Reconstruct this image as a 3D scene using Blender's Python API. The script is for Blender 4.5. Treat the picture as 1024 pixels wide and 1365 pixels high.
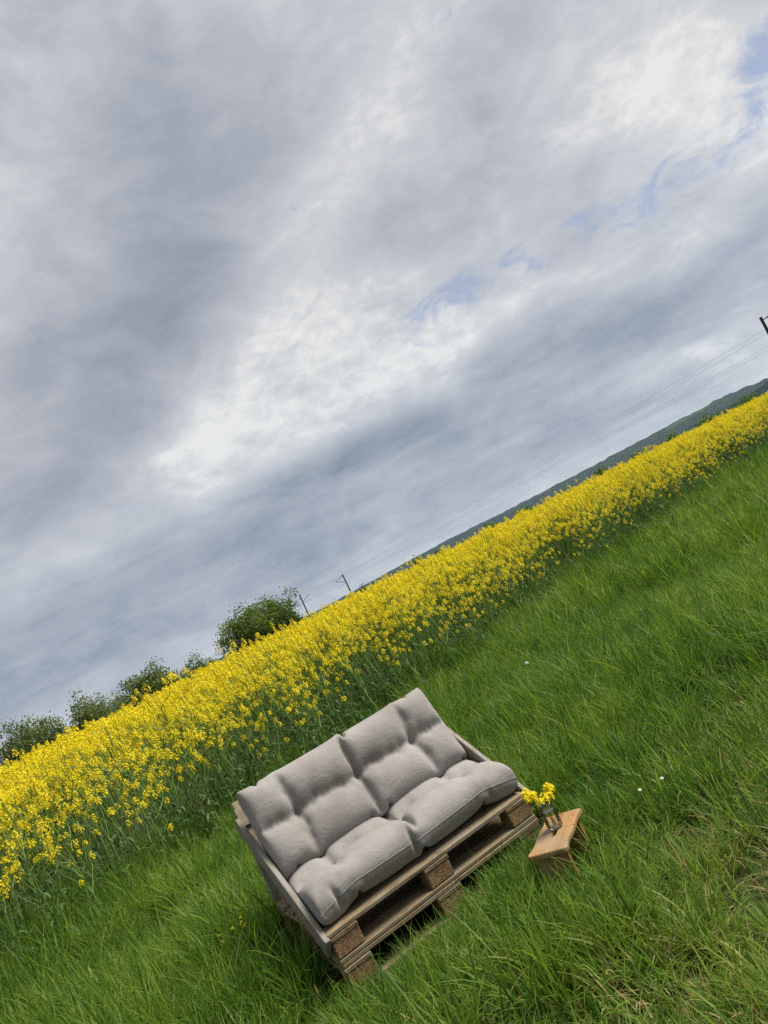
import bpy, bmesh, math
import numpy as np
from mathutils import Vector, Matrix, Euler

rad = math.radians
sc = bpy.context.scene
for o in list(bpy.data.objects):
    bpy.data.objects.remove(o, do_unlink=True)

# ------------------------------------------------------------------ camera
EYE = Vector((0.0, 0.0, 1.576))
PITCH, ROLL = rad(4.463), rad(25.8)
cam_d = bpy.data.cameras.new('camera')
cam = bpy.data.objects.new('camera', cam_d)
sc.collection.objects.link(cam)
fw = Vector((0, math.cos(PITCH), math.sin(PITCH)))
rt = Vector((1, 0, 0))
up = rt.cross(fw)
r2 = rt * math.cos(ROLL) - up * math.sin(ROLL)
u2 = rt * math.sin(ROLL) + up * math.cos(ROLL)
cam.matrix_world = Matrix(((r2.x, u2.x, -fw.x, EYE.x), (r2.y, u2.y, -fw.y, EYE.y),
                           (r2.z, u2.z, -fw.z, EYE.z), (0, 0, 0, 1)))
cam_d.sensor_fit = 'VERTICAL'
cam_d.sensor_height = 36.0
cam_d.lens = 36.0 * 1025.0 / 1365.0
cam_d.clip_start, cam_d.clip_end = 0.05, 20000
sc.camera = cam

# ------------------------------------------------------------------ node helpers
class NT:
    """small helper for composing node trees"""
    def __init__(self, tree):
        self.t = tree
    def n(self, kind, **kw):
        nd = self.t.nodes.new(kind)
        for k, v in kw.items():
            setattr(nd, k, v)
        return nd
    def put(self, sock, v):
        if v is None:
            return
        if hasattr(v, 'is_output'):
            self.t.links.new(v, sock)
        elif isinstance(v, (tuple, list)) and len(v) == 3 and len(getattr(sock, 'default_value', v)) == 4:
            sock.default_value = (*v, 1.0)
        else:
            sock.default_value = v
    def m(self, op, a, b=None, c=None, clamp=False):
        nd = self.n('ShaderNodeMath', operation=op, use_clamp=clamp)
        self.put(nd.inputs[0], a); self.put(nd.inputs[1], b); self.put(nd.inputs[2], c)
        return nd.outputs[0]
    def add(self, a, b): return self.m('ADD', a, b)
    def sub(self, a, b): return self.m('SUBTRACT', a, b)
    def mul(self, a, b): return self.m('MULTIPLY', a, b)
    def vec(self, x, y, z):
        nd = self.n('ShaderNodeCombineXYZ')
        for i, v in enumerate((x, y, z)):
            self.put(nd.inputs[i], v)
        return nd.outputs[0]
    def vm(self, op, a, b=None):
        nd = self.n('ShaderNodeVectorMath', operation=op)
        self.put(nd.inputs[0], a); self.put(nd.inputs[1], b)
        return nd.outputs[0]
    def noise(self, vec, scale, detail=4.0, rough=0.55, dist=0.0, w=None):
        nd = self.n('ShaderNodeTexNoise')
        if w is not None:
            nd.noise_dimensions = '4D'; self.put(nd.inputs['W'], w)
        self.put(nd.inputs['Vector'], vec)
        nd.inputs['Scale'].default_value = scale
        nd.inputs['Detail'].default_value = detail
        nd.inputs['Roughness'].default_value = rough
        nd.inputs['Distortion'].default_value = dist
        return nd.outputs[0]
    def smooth(self, v, a, b, lo=0.0, hi=1.0):
        nd = self.n('ShaderNodeMapRange', interpolation_type='SMOOTHSTEP')
        self.put(nd.inputs[0], v)
        for i, q in enumerate((a, b, lo, hi)):
            nd.inputs[i + 1].default_value = q
        return nd.outputs[0]
    def mix(self, f, a, b, blend='MIX'):
        nd = self.n('ShaderNodeMix', data_type='RGBA', blend_type=blend)
        self.put(nd.inputs[0], f); self.put(nd.inputs[6], a); self.put(nd.inputs[7], b)
        return nd.outputs[2]
    def ramp(self, f, stops):
        nd = self.n('ShaderNodeValToRGB')
        el = nd.color_ramp.elements
        while len(el) < len(stops):
            el.new(0.5)
        for e, (p, c) in zip(el, stops):
            e.position = p; e.color = (*c, 1.0)
        self.put(nd.inputs[0], f)
        return nd.outputs[0]

# ------------------------------------------------------------------ world: layered cloud over a Nishita sky
SUN_EL, SUN_AZ = rad(58), rad(82)          # azimuth clockwise from +Y
world = bpy.data.worlds.new('World')
sc.world = world
world.cycles.sampling_method = 'MANUAL'
world.cycles.sample_map_resolution = 256
world.use_nodes = True
W = NT(world.node_tree)
world.node_tree.nodes.clear()
sky = W.n('ShaderNodeTexSky', sky_type='NISHITA', sun_disc=False)
sky.sun_elevation, sky.sun_rotation = SUN_EL, SUN_AZ
sky.air_density, sky.dust_density, sky.ozone_density = 1.0, 1.5, 1.5
D = W.n('ShaderNodeTexCoord').outputs['Generated']
sep = W.n('ShaderNodeSeparateXYZ'); W.put(sep.inputs[0], D)
dx, dy, dz = sep.outputs
AZ = W.mul(W.m('ARCTAN2', dx, dy), 57.2958)
EL = W.mul(W.m('ARCSINE', dz), 57.2958)
hz = W.add(W.m('MAXIMUM', dz, 0.0), 0.20)
PX, PY = W.m('DIVIDE', dx, hz), W.m('DIVIDE', dy, hz)
P = W.vec(PX, PY, 0.0)
warp = W.noise(P, 0.9, 3, 0.5, 0.0)
warp2 = W.noise(W.vec(W.add(PX, 7.3), W.sub(PY, 2.1), 3.7), 0.9, 3, 0.5)
AZw = W.add(AZ, W.mul(W.sub(warp, 0.5), 16.0))
ELw = W.add(EL, W.mul(W.sub(warp2, 0.5), 9.0))
def lobe(az, el, rot, sl, ss, amp):
    """an elongated patch of cloud (degrees); rot = tilt of the long axis against the horizon"""
    c, s = math.cos(rad(rot)), math.sin(rad(rot))
    ca = math.cos(rad(el))
    a = W.mul(W.sub(AZw, az), ca)
    e = W.sub(ELw, el)
    p = W.add(W.mul(a, c / sl), W.mul(e, s / sl))
    q = W.add(W.mul(a, -s / ss), W.mul(e, c / ss))
    r = W.add(W.mul(p, p), W.mul(q, q))
    return W.mul(W.m('EXPONENT', W.mul(r, -0.5)), amp)
LOBES = [  # az, el, rot, long, short, amplitude
    (-7.4, 28.1, -134, 11.6, 4.4, -0.40),
    (-20.3, 18.2, 36, 8.3, 3.9, -0.28),
    (3.5, 23.9, -146, 14.6, 2.1, 0.24),
    (29.1, 21.5, 9, 4.2, 2.8, 0.34),
    (19.8, 26.4, 18, 5.1, 3.4, -0.12),
    (18.1, 12.7, -1, 11.1, 1.5, 0.26),
    (7.2, 14.0, 2, 4.3, 2.2, 0.20),
    (20.9, 9.0, -2, 9.1, 2.2, -0.36),
    (0.1, 10.1, 3, 9.9, 1.8, -0.34),
    (26.3, 4.7, -1, 5.1, 1.4, 0.42),
    (-17.6, 13.2, 7, 7.9, 2.1, 0.26),
    (-22.2, 4.9, 3, 14.5, 3.1, -0.42),
    (3.2, 2.4, 2, 13.0, 2.2, -0.18),
    (-5.9, 40.1, -26, 6.9, 5.0, 0.05),
    (31.8, 15.9, 28, 3.4, 2.3, 0.26),
    (-6.8, 15.1, 5, 6.0, 1.9, 0.20),
    (17.2, 22.0, 20, 5.0, 3.0, -0.10),
]
GAPS = [
    (35.4, 18.6, 28, 2.7, 1.6, 0.95),
    (23.8, 15.3, -3, 3.4, 1.2, 1.00),
    (11.8, 16.3, 0, 3.9, 1.2, 0.95),
    (30.0, 15.3, -4, 1.4, 0.6, 0.45),
    (33.0, 18.2, 29, 1.5, 0.5, 0.40),
]
Q = W.vec(dx, dy, W.mul(dz, 1.7))                      # angular space, a little flattened towards the horizon
big = W.noise(Q, 3.0, 4, 0.5, 0.8)
fine = W.noise(Q, 9.5, 10, 0.60, 0.6)
puff = W.noise(W.vm('ADD', Q, (3.1, 1.7, 0.4)), 30.0, 8, 0.60, 0.35)
sheet = W.noise(W.vm('ADD', W.vec(dx, dy, W.mul(dz, 5.0)), (0.3, 5.1, 2.2)), 5.0, 8, 0.58, 0.6)   # long banks low in the sky
low = W.smooth(EL, 4.0, 22.0, 1.0, 0.0)
t = W.add(W.mul(W.sub(big, 0.5), 0.75), W.mul(W.sub(fine, 0.5), 0.80))
t = W.add(t, W.mul(W.mul(W.sub(sheet, 0.5), 0.9), low))
lob = W.add(0.0, 0.0)
for L in LOBES:
    lob = W.add(lob, lobe(*L))
t = W.add(W.mul(t, 0.85), W.mul(lob, 0.82))
broken = W.smooth(W.add(t, W.mul(W.sub(big, 0.5), 0.5)), 0.0, 0.32)         # brighter cloud is lumpier
t = W.add(t, W.mul(W.mul(W.sub(puff, 0.5), 0.72), W.add(W.mul(broken, 0.8), 0.2)))
t = W.sub(t, W.mul(W.smooth(EL, 5.0, 14.0, 1.0, 0.0), 0.04))
t = W.add(t, W.mul(W.smooth(EL, 0.5, 4.0, 1.0, 0.0), 0.20))
t = W.add(t, 0.645)
cloud = W.ramp(t, [(0.0, (0.240, 0.288, 0.355)), (0.28, (0.358, 0.396, 0.460)), (0.50, (0.470, 0.494, 0.552)),
                   (0.76, (0.620, 0.638, 0.672)), (1.0, (0.83, 0.835, 0.82))])
gn = W.noise(W.vm('ADD', Q, (7.0, 2.0, 1.0)), 17.0, 10, 0.66, 0.8)
g = W.mul(W.sub(gn, 0.5), 3.4)
for G in GAPS:
    g = W.add(g, lobe(*G))
gap = W.mul(W.smooth(W.add(g, W.mul(W.sub(puff, 0.5), 1.2)), 0.35, 1.35), 0.95)
nish = W.vm('MULTIPLY', sky.outputs[0], (0.115, 0.105, 0.100))
nish = W.mix(0.60, nish, (0.43, 0.51, 0.72))
cloud = W.mix(W.mul(low, 0.5), cloud, W.vm('MULTIPLY', cloud, (0.90, 0.985, 1.06)))
col = W.mix(gap, cloud, nish)
bgd = W.n('ShaderNodeBackground'); W.put(bgd.inputs[0], col); bgd.inputs[1].default_value = 0.455
wo = W.n('ShaderNodeOutputWorld'); W.t.links.new(bgd.outputs[0], wo.inputs[0])

# ------------------------------------------------------------------ sun behind cloud
sun_d = bpy.data.lights.new('sun', 'SUN')
sun_d.energy, sun_d.angle, sun_d.color = 3.2, rad(30), (1.0, 0.95, 0.87)
sun = bpy.data.objects.new('sun', sun_d)
sc.collection.objects.link(sun)
sdir = Vector((math.sin(SUN_AZ) * math.cos(SUN_EL), math.cos(SUN_AZ) * math.cos(SUN_EL), math.sin(SUN_EL)))
sun.rotation_euler = (-sdir).to_track_quat('-Z', 'Y').to_euler()
sun.location = (0, 0, 30)

vs = sc.view_settings
vs.view_transform, vs.look, vs.exposure, vs.gamma = 'Standard', 'None', 1.1, 1.0
vs.use_curve_mapping = False
sc.cycles.max_bounces = 8
sc.cycles.transparent_max_bounces = 8
sc.cycles.transmission_bounces = 8
sc.cycles.diffuse_bounces = 3
sc.cycles.volume_bounces = 0
sc.cycles.use_denoising = False

# ------------------------------------------------------------------ general helpers
rng = np.random.default_rng(11)
ROOT = sc.collection

def tag(o, label=None, cat=None, group=None, kind=None):
    if label: o['label'] = label
    if cat: o['category'] = cat
    if group: o['group'] = group
    if kind: o['kind'] = kind
    return o

def link(name, me, parent=None):
    o = bpy.data.objects.new(name, me)
    ROOT.objects.link(o)
    if parent:
        o.parent = parent
    return o

def empty(name, loc=(0, 0, 0), rz=0.0):
    o = link(name, None)
    o.location = loc; o.rotation_euler = (0, 0, rz)
    o.empty_display_size = 0.1
    return o

class MB:
    """collects faces; builds one mesh"""
    def __init__(self):
        self.v, self.f, self.m, self.tint = [], [], [], []
    def add(self, verts, faces, mat=0, tint=0.5):
        b = len(self.v)
        self.v.extend(tuple(map(float, p)) for p in verts)
        self.tint.extend([tint] * len(verts))
        for fc in faces:
            self.f.append(tuple(b + i for i in fc)); self.m.append(mat)
    def tube(self, pts, radii, sides=5, mat=0, tint=0.5, cap=True):
        pts = [np.asarray(p, float) for p in pts]
        vs_, fs = [], []
        n = len(pts)
        for i, p in enumerate(pts):
            d = pts[min(i + 1, n - 1)] - pts[max(i - 1, 0)]
            d = d / (np.linalg.norm(d) + 1e-9)
            a = np.cross(d, (0.31, 0.87, 0.38)) if abs(d[1]) < 0.9 else np.cross(d, (1, 0, 0))
            a /= np.linalg.norm(a); b = np.cross(d, a)
            for k in range(sides):
                w = 2 * math.pi * k / sides
                vs_.append(p + radii[i] * (math.cos(w) * a + math.sin(w) * b))
        for i in range(n - 1):
            for k in range(sides):
                k2 = (k + 1) % sides
                fs.append((i * sides + k, i * sides + k2, (i + 1) * sides + k2, (i + 1) * sides + k))
        if cap:
            fs.append(tuple(range((n - 1) * sides, n * sides)))
            fs.append(tuple(range(sides - 1, -1, -1)))
        self.add(vs_, fs, mat, tint)
    def mesh(self, name, mats, smooth=False):
        me = bpy.data.meshes.new(name)
        me.from_pydata(self.v, [], self.f)
        for mt in mats:
            me.materials.append(mt)
        me.polygons.foreach_set('material_index', self.m)
        at = me.attributes.new('tint', 'FLOAT', 'POINT')
        at.data.foreach_set('value', self.tint)
        if smooth:
            me.polygons.foreach_set('use_smooth', [True] * len(self.f))
        me.update()
        return me

def material(name):
    mt = bpy.data.materials.new(name)
    mt.use_nodes = True
    mt.node_tree.nodes.clear()
    T = NT(mt.node_tree)
    out = T.n('ShaderNodeOutputMaterial')
    return mt, T, out

def principled(T, out, color, rough=0.7, spec=0.3, normal=None, **kw):
    b = T.n('ShaderNodeBsdfPrincipled')
    T.put(b.inputs['Base Color'], color); T.put(b.inputs['Roughness'], rough)
    T.put(b.inputs['Specular IOR Level'], spec)
    for k, v in kw.items():
        T.put(b.inputs[k], v)
    if normal is not None:
        T.t.links.new(normal, b.inputs['Normal'])
    T.t.links.new(b.outputs[0], out.inputs[0])
    return b

def bump(T, h, strength=0.3, dist=0.01):
    b = T.n('ShaderNodeBump')
    b.inputs['Strength'].default_value = strength
    b.inputs['Distance'].default_value = dist
    T.put(b.inputs['Height'], h)
    return b.outputs[0]

def leafy(name, color_fn, trans=0.35, rough=0.5, spec=0.3, tcol=1.3):
    """thin leaf: principled + translucent"""
    mt, T, out = material(name)
    c = color_fn(T)
    b = T.n('ShaderNodeBsdfPrincipled')
    T.put(b.inputs['Base Color'], c); b.inputs['Roughness'].default_value = rough
    b.inputs['Specular IOR Level'].default_value = spec
    tr = T.n('ShaderNodeBsdfTranslucent')
    T.put(tr.inputs[0], T.vm('MULTIPLY', c, (tcol, tcol, tcol * 0.8)))
    mx = T.n('ShaderNodeMixShader'); mx.inputs[0].default_value = trans
    T.t.links.new(b.outputs[0], mx.inputs[1]); T.t.links.new(tr.outputs[0], mx.inputs[2])
    T.t.links.new(mx.outputs[0], out.inputs[0])
    return mt

def attr(T, name='tint'):
    return T.n('ShaderNodeAttribute', attribute_name=name).outputs['Fac']

def wpos(T):
    return T.n('ShaderNodeNewGeometry').outputs['Position']

def orand(T):
    return T.n('ShaderNodeObjectInfo').outputs['Random']

# value noise in numpy, for laying out plants
_tab = rng.random((64, 64))
def vnoise(x, y, s=1.0):
    x = np.asarray(x, float) * s; y = np.asarray(y, float) * s
    xi, yi = np.floor(x).astype(int), np.floor(y).astype(int)
    fx, fy = x - xi, y - yi
    fx, fy = fx * fx * (3 - 2 * fx), fy * fy * (3 - 2 * fy)
    g_ = lambda i, j: _tab[i % 64, j % 64]
    return (g_(xi, yi) * (1 - fx) * (1 - fy) + g_(xi + 1, yi) * fx * (1 - fy)
            + g_(xi, yi + 1) * (1 - fx) * fy + g_(xi + 1, yi + 1) * fx * fy)

# field edge: everything with fdist > 0 is under rapeseed
EDGE_Y, EDGE_K, EDGE_N = 9.75, 1.0, math.hypot(1, 1.0)
def fdist(x, y):
    x = np.asarray(x, float); y = np.asarray(y, float)
    along = (x + EDGE_K * y) / EDGE_N
    return (y - EDGE_Y - EDGE_K * x) / EDGE_N + 0.6 * (vnoise(along, along * 0, 0.45) - 0.5) + 0.55 * (vnoise(along, along * 0 + 9, 1.5) - 0.5)
FIELD_DEPTH = 19.0

# ------------------------------------------------------------------ ground
def terrain_z(x, y):
    s = (y - EDGE_Y - EDGE_K * x) / EDGE_N
    r = np.hypot(x, y)
    z = -3.0 * np.clip((s - 24) / 90, 0, 1) ** 1.0
    q = np.clip((s - 150) / 900, 0, 1)
    z = z - 45.0 * q * q * (3 - 2 * q)
    q2 = np.clip((r - 60) / 600, 0, 1) * np.clip(-s / 100, 0, 1)
    z = z - 6 * q2
    z = z + 0.05 * (vnoise(x, y, 0.5) - 0.5) * np.clip(1 - r / 60, 0, 1)
    return z

m_soil, T, out = material('meadow_soil')
p_ = wpos(T)
n1 = T.noise(p_, 18, 6, 0.7)
n2 = T.noise(p_, 1.3, 3, 0.5)
far = T.noise(p_, 0.012, 4, 0.5)
c_ = T.ramp(n1, [(0.25, (0.014, 0.016, 0.007)), (0.5, (0.035, 0.045, 0.014)), (0.75, (0.075, 0.072, 0.03))])
vl = T.n('ShaderNodeVectorMath', operation='LENGTH')
T.t.links.new(p_, vl.inputs[0])
ff = T.smooth(vl.outputs['Value'], 60, 160)
c_ = T.mix(ff, c_, T.ramp(far, [(0.35, (0.03, 0.06, 0.018)), (0.5, (0.06, 0.11, 0.025)), (0.62, (0.11, 0.15, 0.04)), (0.7, (0.16, 0.14, 0.06))]))
principled(T, out, c_, 0.95, 0.1, bump(T, n1, 0.6, 0.03))

rs = np.concatenate([np.linspace(0.0, 40, 60), np.geomspace(42, 4600, 80)])
th = np.linspace(0, 2 * math.pi, 181)[:-1]
RR, TT = np.meshgrid(rs, th, indexing='ij')
gx, gy = RR * np.sin(TT), RR * np.cos(TT)
gz = terrain_z(gx, gy)
nr, nt = RR.shape
idx = np.arange(nr * nt).reshape(nr, nt)
quads = np.stack([idx[:-1, :], np.roll(idx, -1, 1)[:-1, :], np.roll(idx, -1, 1)[1:, :], idx[1:, :]], -1).reshape(-1, 4)
quads = quads[:, ::-1]
me = bpy.data.meshes.new('ground')
me.from_pydata(np.stack([gx, gy, gz], -1).reshape(-1, 3).tolist(), [], quads[nt:].tolist() + [(int(idx[0, 0]), int(idx[1, (k + 1) % nt]), int(idx[1, k])) for k in range(nt)])
me.polygons.foreach_set('use_smooth', [True] * len(me.polygons))
me.materials.append(m_soil); me.update()
tag(link('ground', me), 'dark soil and thatch of the sloping meadow under the grass', 'ground', kind='structure')

# ------------------------------------------------------------------ far hills
m_hill, T, out = material('wooded_hillside')
p_ = wpos(T)
f1 = T.noise(T.vm('MULTIPLY', p_, (1, 1, 4)), 0.0035, 4, 0.5, 0.3)
f2 = T.noise(p_, 0.045, 5, 0.7)
c_ = T.ramp(f1, [(0.38, (0.013, 0.029, 0.022)), (0.60, (0.019, 0.040, 0.028)), (0.66, (0.060, 0.10, 0.03)), (0.74, (0.09, 0.12, 0.045))])  # forest stops tinted blue: distance haze put into the colour, besides the haze volume
c_ = T.mix(T.smooth(f2, 0.35, 0.65), c_, T.vm('MULTIPLY', c_, (0.5, 0.55, 0.55)))
principled(T, out, c_, 1.0, 0.0)

def hill(name, r0, r1, profile, base, seed, label, rough):
    """a long ridge round the valley: crest height by azimuth, falling to both sides"""
    az = np.linspace(-75, 80, 420)
    pa, ph = zip(*profile)
    crest = np.interp(az, pa, ph)
    hn = np.random.default_rng(seed)
    crest = crest + rough * (np.convolve(hn.standard_normal(az.size + 12), np.ones(13) / 13, 'valid')) * 2 + rough * 0.12 * hn.standard_normal(az.size)
    ks = np.linspace(0, 1, 15)
    v = []
    for k in ks:
        s = math.sin(k * math.pi) ** 0.9 if 0 < k < 1 else 0.0
        r = r0 + (r1 - r0) * k
        bumpy = 1 + (0.02 * hn.standard_normal(az.size) * s if 0 < k < 1 else 0)
        z = base + (crest - base) * s * bumpy
        v.append(np.stack([r * np.sin(np.radians(az)), r * np.cos(np.radians(az)), z], -1))
    v = np.array(v)
    n, m = v.shape[:2]
    ii = np.arange(n * m).reshape(n, m)
    q = np.stack([ii[:-1, :-1], ii[:-1, 1:], ii[1:, 1:], ii[1:, :-1]], -1).reshape(-1, 4)[:, ::-1]
    me = bpy.data.meshes.new(name)
    me.from_pydata(v.reshape(-1, 3).tolist(), [], q.tolist())
    me.polygons.foreach_set('use_smooth', [True] * len(me.polygons))
    me.materials.append(m_hill); me.update()
    return tag(link(name, me), label, 'hill', kind='structure')

tan = lambda d: math.tan(rad(d))
hill('hill', 2300, 4300, [(-75, 10), (-30, 2), (-12, 1), (-7, 2), (-3, 15), (3.5, 32), (9.6, 37), (15.6, 46), (21, 57), (25, 63), (27, 54), (29, 46), (36, 40), (50, 60), (80, 40)], -52, 5,
     'long blue-green wooded ridge on the horizon beyond the valley', 0.9)
hill('hill', 1000, 1800, [(-75, -10), (-10, -14), (0, -12), (8, -7), (14, -3.5), (20, 3), (24, 9), (28, 17), (32, 20), (45, 12), (80, 0)], -52, 8,
     'nearer dark wooded rise below the long ridge at right', 0.8)

# ------------------------------------------------------------------ scatter through geometry nodes
def scatter(name, pts, rot, scl, idxs, protos, label, cat):
    """one object whose modifier stamps the prototype meshes on its points"""
    me = bpy.data.meshes.new(name)
    me.from_pydata(pts.tolist(), [], [])
    a = me.attributes.new('rot', 'FLOAT_VECTOR', 'POINT'); a.data.foreach_set('vector', rot.astype(np.float32).ravel())
    a = me.attributes.new('scl', 'FLOAT_VECTOR', 'POINT'); a.data.foreach_set('vector', scl.astype(np.float32).ravel())
    a = me.attributes.new('idx', 'INT', 'POINT'); a.data.foreach_set('value', idxs.astype(np.int32))
    for mt in protos[0].materials:
        me.materials.append(mt)
    o = link(name, me)
    ng = bpy.data.node_groups.new(name + '_scatter', 'GeometryNodeTree')
    ng.interface.new_socket('Geometry', in_out='INPUT', socket_type='NodeSocketGeometry')
    ng.interface.new_socket('Geometry', in_out='OUTPUT', socket_type='NodeSocketGeometry')
    N, Lk = ng.nodes, ng.links
    gi, go = N.new('NodeGroupInput'), N.new('NodeGroupOutput')
    def named(nm, ty):
        nd = N.new('GeometryNodeInputNamedAttribute'); nd.data_type = ty
        nd.inputs['Name'].default_value = nm
        return nd.outputs[0]
    ar, asc, ai = named('rot', 'FLOAT_VECTOR'), named('scl', 'FLOAT_VECTOR'), named('idx', 'INT')
    jn = N.new('GeometryNodeJoinGeometry')
    for k, pm in enumerate(protos):
        po = bpy.data.objects.new(pm.name, pm)           # data holder only, never linked to the scene
        oi = N.new('GeometryNodeObjectInfo'); oi.inputs['Object'].default_value = po
        cp = N.new('FunctionNodeCompare'); cp.data_type = 'INT'; cp.operation = 'EQUAL'
        ia = [s for s in cp.inputs if s.type == 'INT']
        Lk.new(ai, ia[0]); ia[1].default_value = k
        ip = N.new('GeometryNodeInstanceOnPoints')
        Lk.new(gi.outputs[0], ip.inputs['Points'])
        Lk.new(cp.outputs[0], ip.inputs['Selection'])
        Lk.new(oi.outputs['Geometry'], ip.inputs['Instance'])
        Lk.new(ar, ip.inputs['Rotation']); Lk.new(asc, ip.inputs['Scale'])
        Lk.new(ip.outputs[0], jn.inputs[0])
    Lk.new(jn.outputs[0], go.inputs[0])
    md = o.modifiers.new('scatter', 'NODES'); md.node_group = ng
    return tag(o, label, cat, kind='stuff')

# ------------------------------------------------------------------ the sofa's place (used to keep grass out of it)
SX, SY, SA = -1.0235, 3.4615, 0.5091
ex = np.array([math.cos(SA), math.sin(SA)]); ey = np.array([-math.sin(SA), math.cos(SA)])
def sofa_local(x, y):
    qx, qy = np.asarray(x) - SX, np.asarray(y) - SY
    return qx * ex[0] + qy * ex[1], qx * ey[0] + qy * ey[1]
STX, STY, STA, STH = 0.066, 3.525, rad(65.5), 0.240
def stool_local(x, y):
    qx, qy = np.asarray(x) - STX, np.asarray(y) - STY
    c, s = math.cos(STA), math.sin(STA)
    return qx * c + qy * s, -qx * s + qy * c

# ------------------------------------------------------------------ grass
def grass_color(T):
    tv = attr(T)
    rnd = orand(T)
    p = wpos(T)
    patch = T.noise(p, 0.55, 3, 0.5)
    patch2 = T.noise(p, 2.3, 3, 0.5)
    f = T.add(T.mul(tv, 0.55), T.mul(rnd, 0.22))
    f = T.add(f, T.mul(T.sub(patch, 0.5), 0.5))
    f = T.add(f, T.mul(T.sub(patch2, 0.5), 0.35))
    c = T.ramp(f, [(0.06, (0.030, 0.080, 0.013)), (0.26, (0.072, 0.154, 0.016)), (0.50, (0.140, 0.220, 0.024)), (0.76, (0.250, 0.295, 0.060))])
    dry = T.smooth(tv, 0.925, 0.96)
    dc = T.ramp(rnd, [(0.0, (0.36, 0.28, 0.12)), (0.5, (0.50, 0.40, 0.21)), (1.0, (0.28, 0.18, 0.08))])
    return T.mix(dry, c, dc)
m_grass = leafy('grass_blade', grass_color, 0.42, 0.50, 0.22, 1.5)

def blade(mb, root, ang, length, width, lean, curl, segs, tint, twist=0.0):
    d = np.array([math.cos(ang), math.sin(ang), 0])
    side0 = np.array([-math.sin(ang), math.cos(ang), 0])
    pts, p, a = [], np.array(root, float), lean
    for i in range(segs + 1):
        pts.append(p.copy())
        a2 = min(a + curl * (i / segs) ** 1.5, 2.3)
        p = p + (d * math.sin(a2) + np.array([0, 0, 1]) * math.cos(a2)) * (length / segs)
    v = []
    for i, q in enumerate(pts[:-1]):
        t_ = i / segs
        w = width * 0.5 * (0.75 + 0.5 * t_ if t_ < 0.4 else 0.95 * (1 - t_) / 0.6 + 0.06)
        tw = twist * t_
        s = side0 * math.cos(tw) + d * math.sin(tw)
        v += [q - s * w, q + s * w]
    v.append(pts[-1])
    f = [(2 * i, 2 * i + 1, 2 * i + 3, 2 * i + 2) for i in range(segs - 1)]
    f.append((2 * (segs - 1), 2 * (segs - 1) + 1, 2 * segs))
    mb.add(v, f, 0, tint)

def clump(name, n, radius, hmin, hmax, wid, segs, dry, seed, lean_lo=0.02, lean_hi=0.45, curl=0.9, heads=0):
    q = np.random.default_rng(seed)
    mb = MB()
    for i in range(n):
        r = radius * math.sqrt(q.random()); a0 = q.random() * 6.283
        ang = a0 + q.normal(0, 0.9)
        L = hmin + (hmax - hmin) * q.beta(2.0, 1.7)
        isdry = q.random() < dry
        tint = 0.93 + 0.07 * q.random() if isdry else q.random() * 0.9
        if isdry: L *= 0.85
        blade(mb, (r * math.cos(a0), r * math.sin(a0), -0.01), ang, L, wid * (0.6 + 0.8 * q.random()),
              lean_lo + (lean_hi - lean_lo) * q.random() ** 1.5 + (0.5 * q.random() if isdry else 0), curl * q.random() ** 1.3 + (0.6 * q.random() if isdry else 0), segs, tint, q.normal(0, 0.8))
    for i in range(heads):
        a0 = q.random() * 6.283; r = radius * q.random()
        L = hmax * (1.05 + 0.3 * q.random())
        ln = 0.05 + 0.25 * q.random()
        top = np.array([r * math.cos(a0) + L * math.sin(ln) * math.cos(a0), r * math.sin(a0) + L * math.sin(ln) * math.sin(a0), L * math.cos(ln)])
        bot = np.array([r * math.cos(a0), r * math.sin(a0), 0])
        mid = bot * 0.5 + top * 0.5 - np.array([math.cos(a0), math.sin(a0), 0]) * L * 0.03
        tn = 0.6 + 0.34 * q.random()
        mb.tube([bot, mid, top], [0.0011, 0.001, 0.0008], 3, 0, tn)
        dr = (top - mid) / np.linalg.norm(top - mid)
        mb.tube([top - dr * 0.005, top + dr * 0.02, top + dr * 0.05], [0.0012, 0.0032, 0.0008], 4, 0, tn)
    return mb.mesh(name, [m_grass])

protos = []
for k in range(6):   # 0-5: near tufts, half of them long, half coarse and shorter
    if k < 2:
        protos.append(clump('tuft', 32, 0.06, 0.16, 0.40, 0.0064, 6, 0.04, 100 + k, 0.02, 0.5, 1.8))
    else:
        protos.append(clump('tuft', 30, 0.065, 0.10, 0.31, 0.0080, 6, 0.05, 100 + k, 0.05, 0.85, 2.1))
for k in range(5):   # 6-10: short mixed tufts with straw
    protos.append(clump('tuft', 32, 0.07, 0.08, 0.27, 0.0064, 6, 0.24, 200 + k, 0.1, 1.05, 2.1))
for k in range(4):   # 11-14: middle distance
    protos.append(clump('tuft', 30, 0.10, 0.18, 0.44, 0.010, 5, 0.03, 300 + k, 0.02, 0.5, 1.7, heads=1 if k == 0 else 0))
for k in range(4):   # 15-18: far
    protos.append(clump('tuft', 26, 0.22, 0.20, 0.42, 0.022, 3, 0.03, 400 + k, 0.02, 0.4, 0.9))
for k in range(3):   # 19-21: flattened straw and dead stalks
    protos.append(clump('tuft', 16, 0.07, 0.12, 0.30, 0.0035, 5, 0.75, 500 + k, 0.5, 1.3, 1.2))

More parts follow.
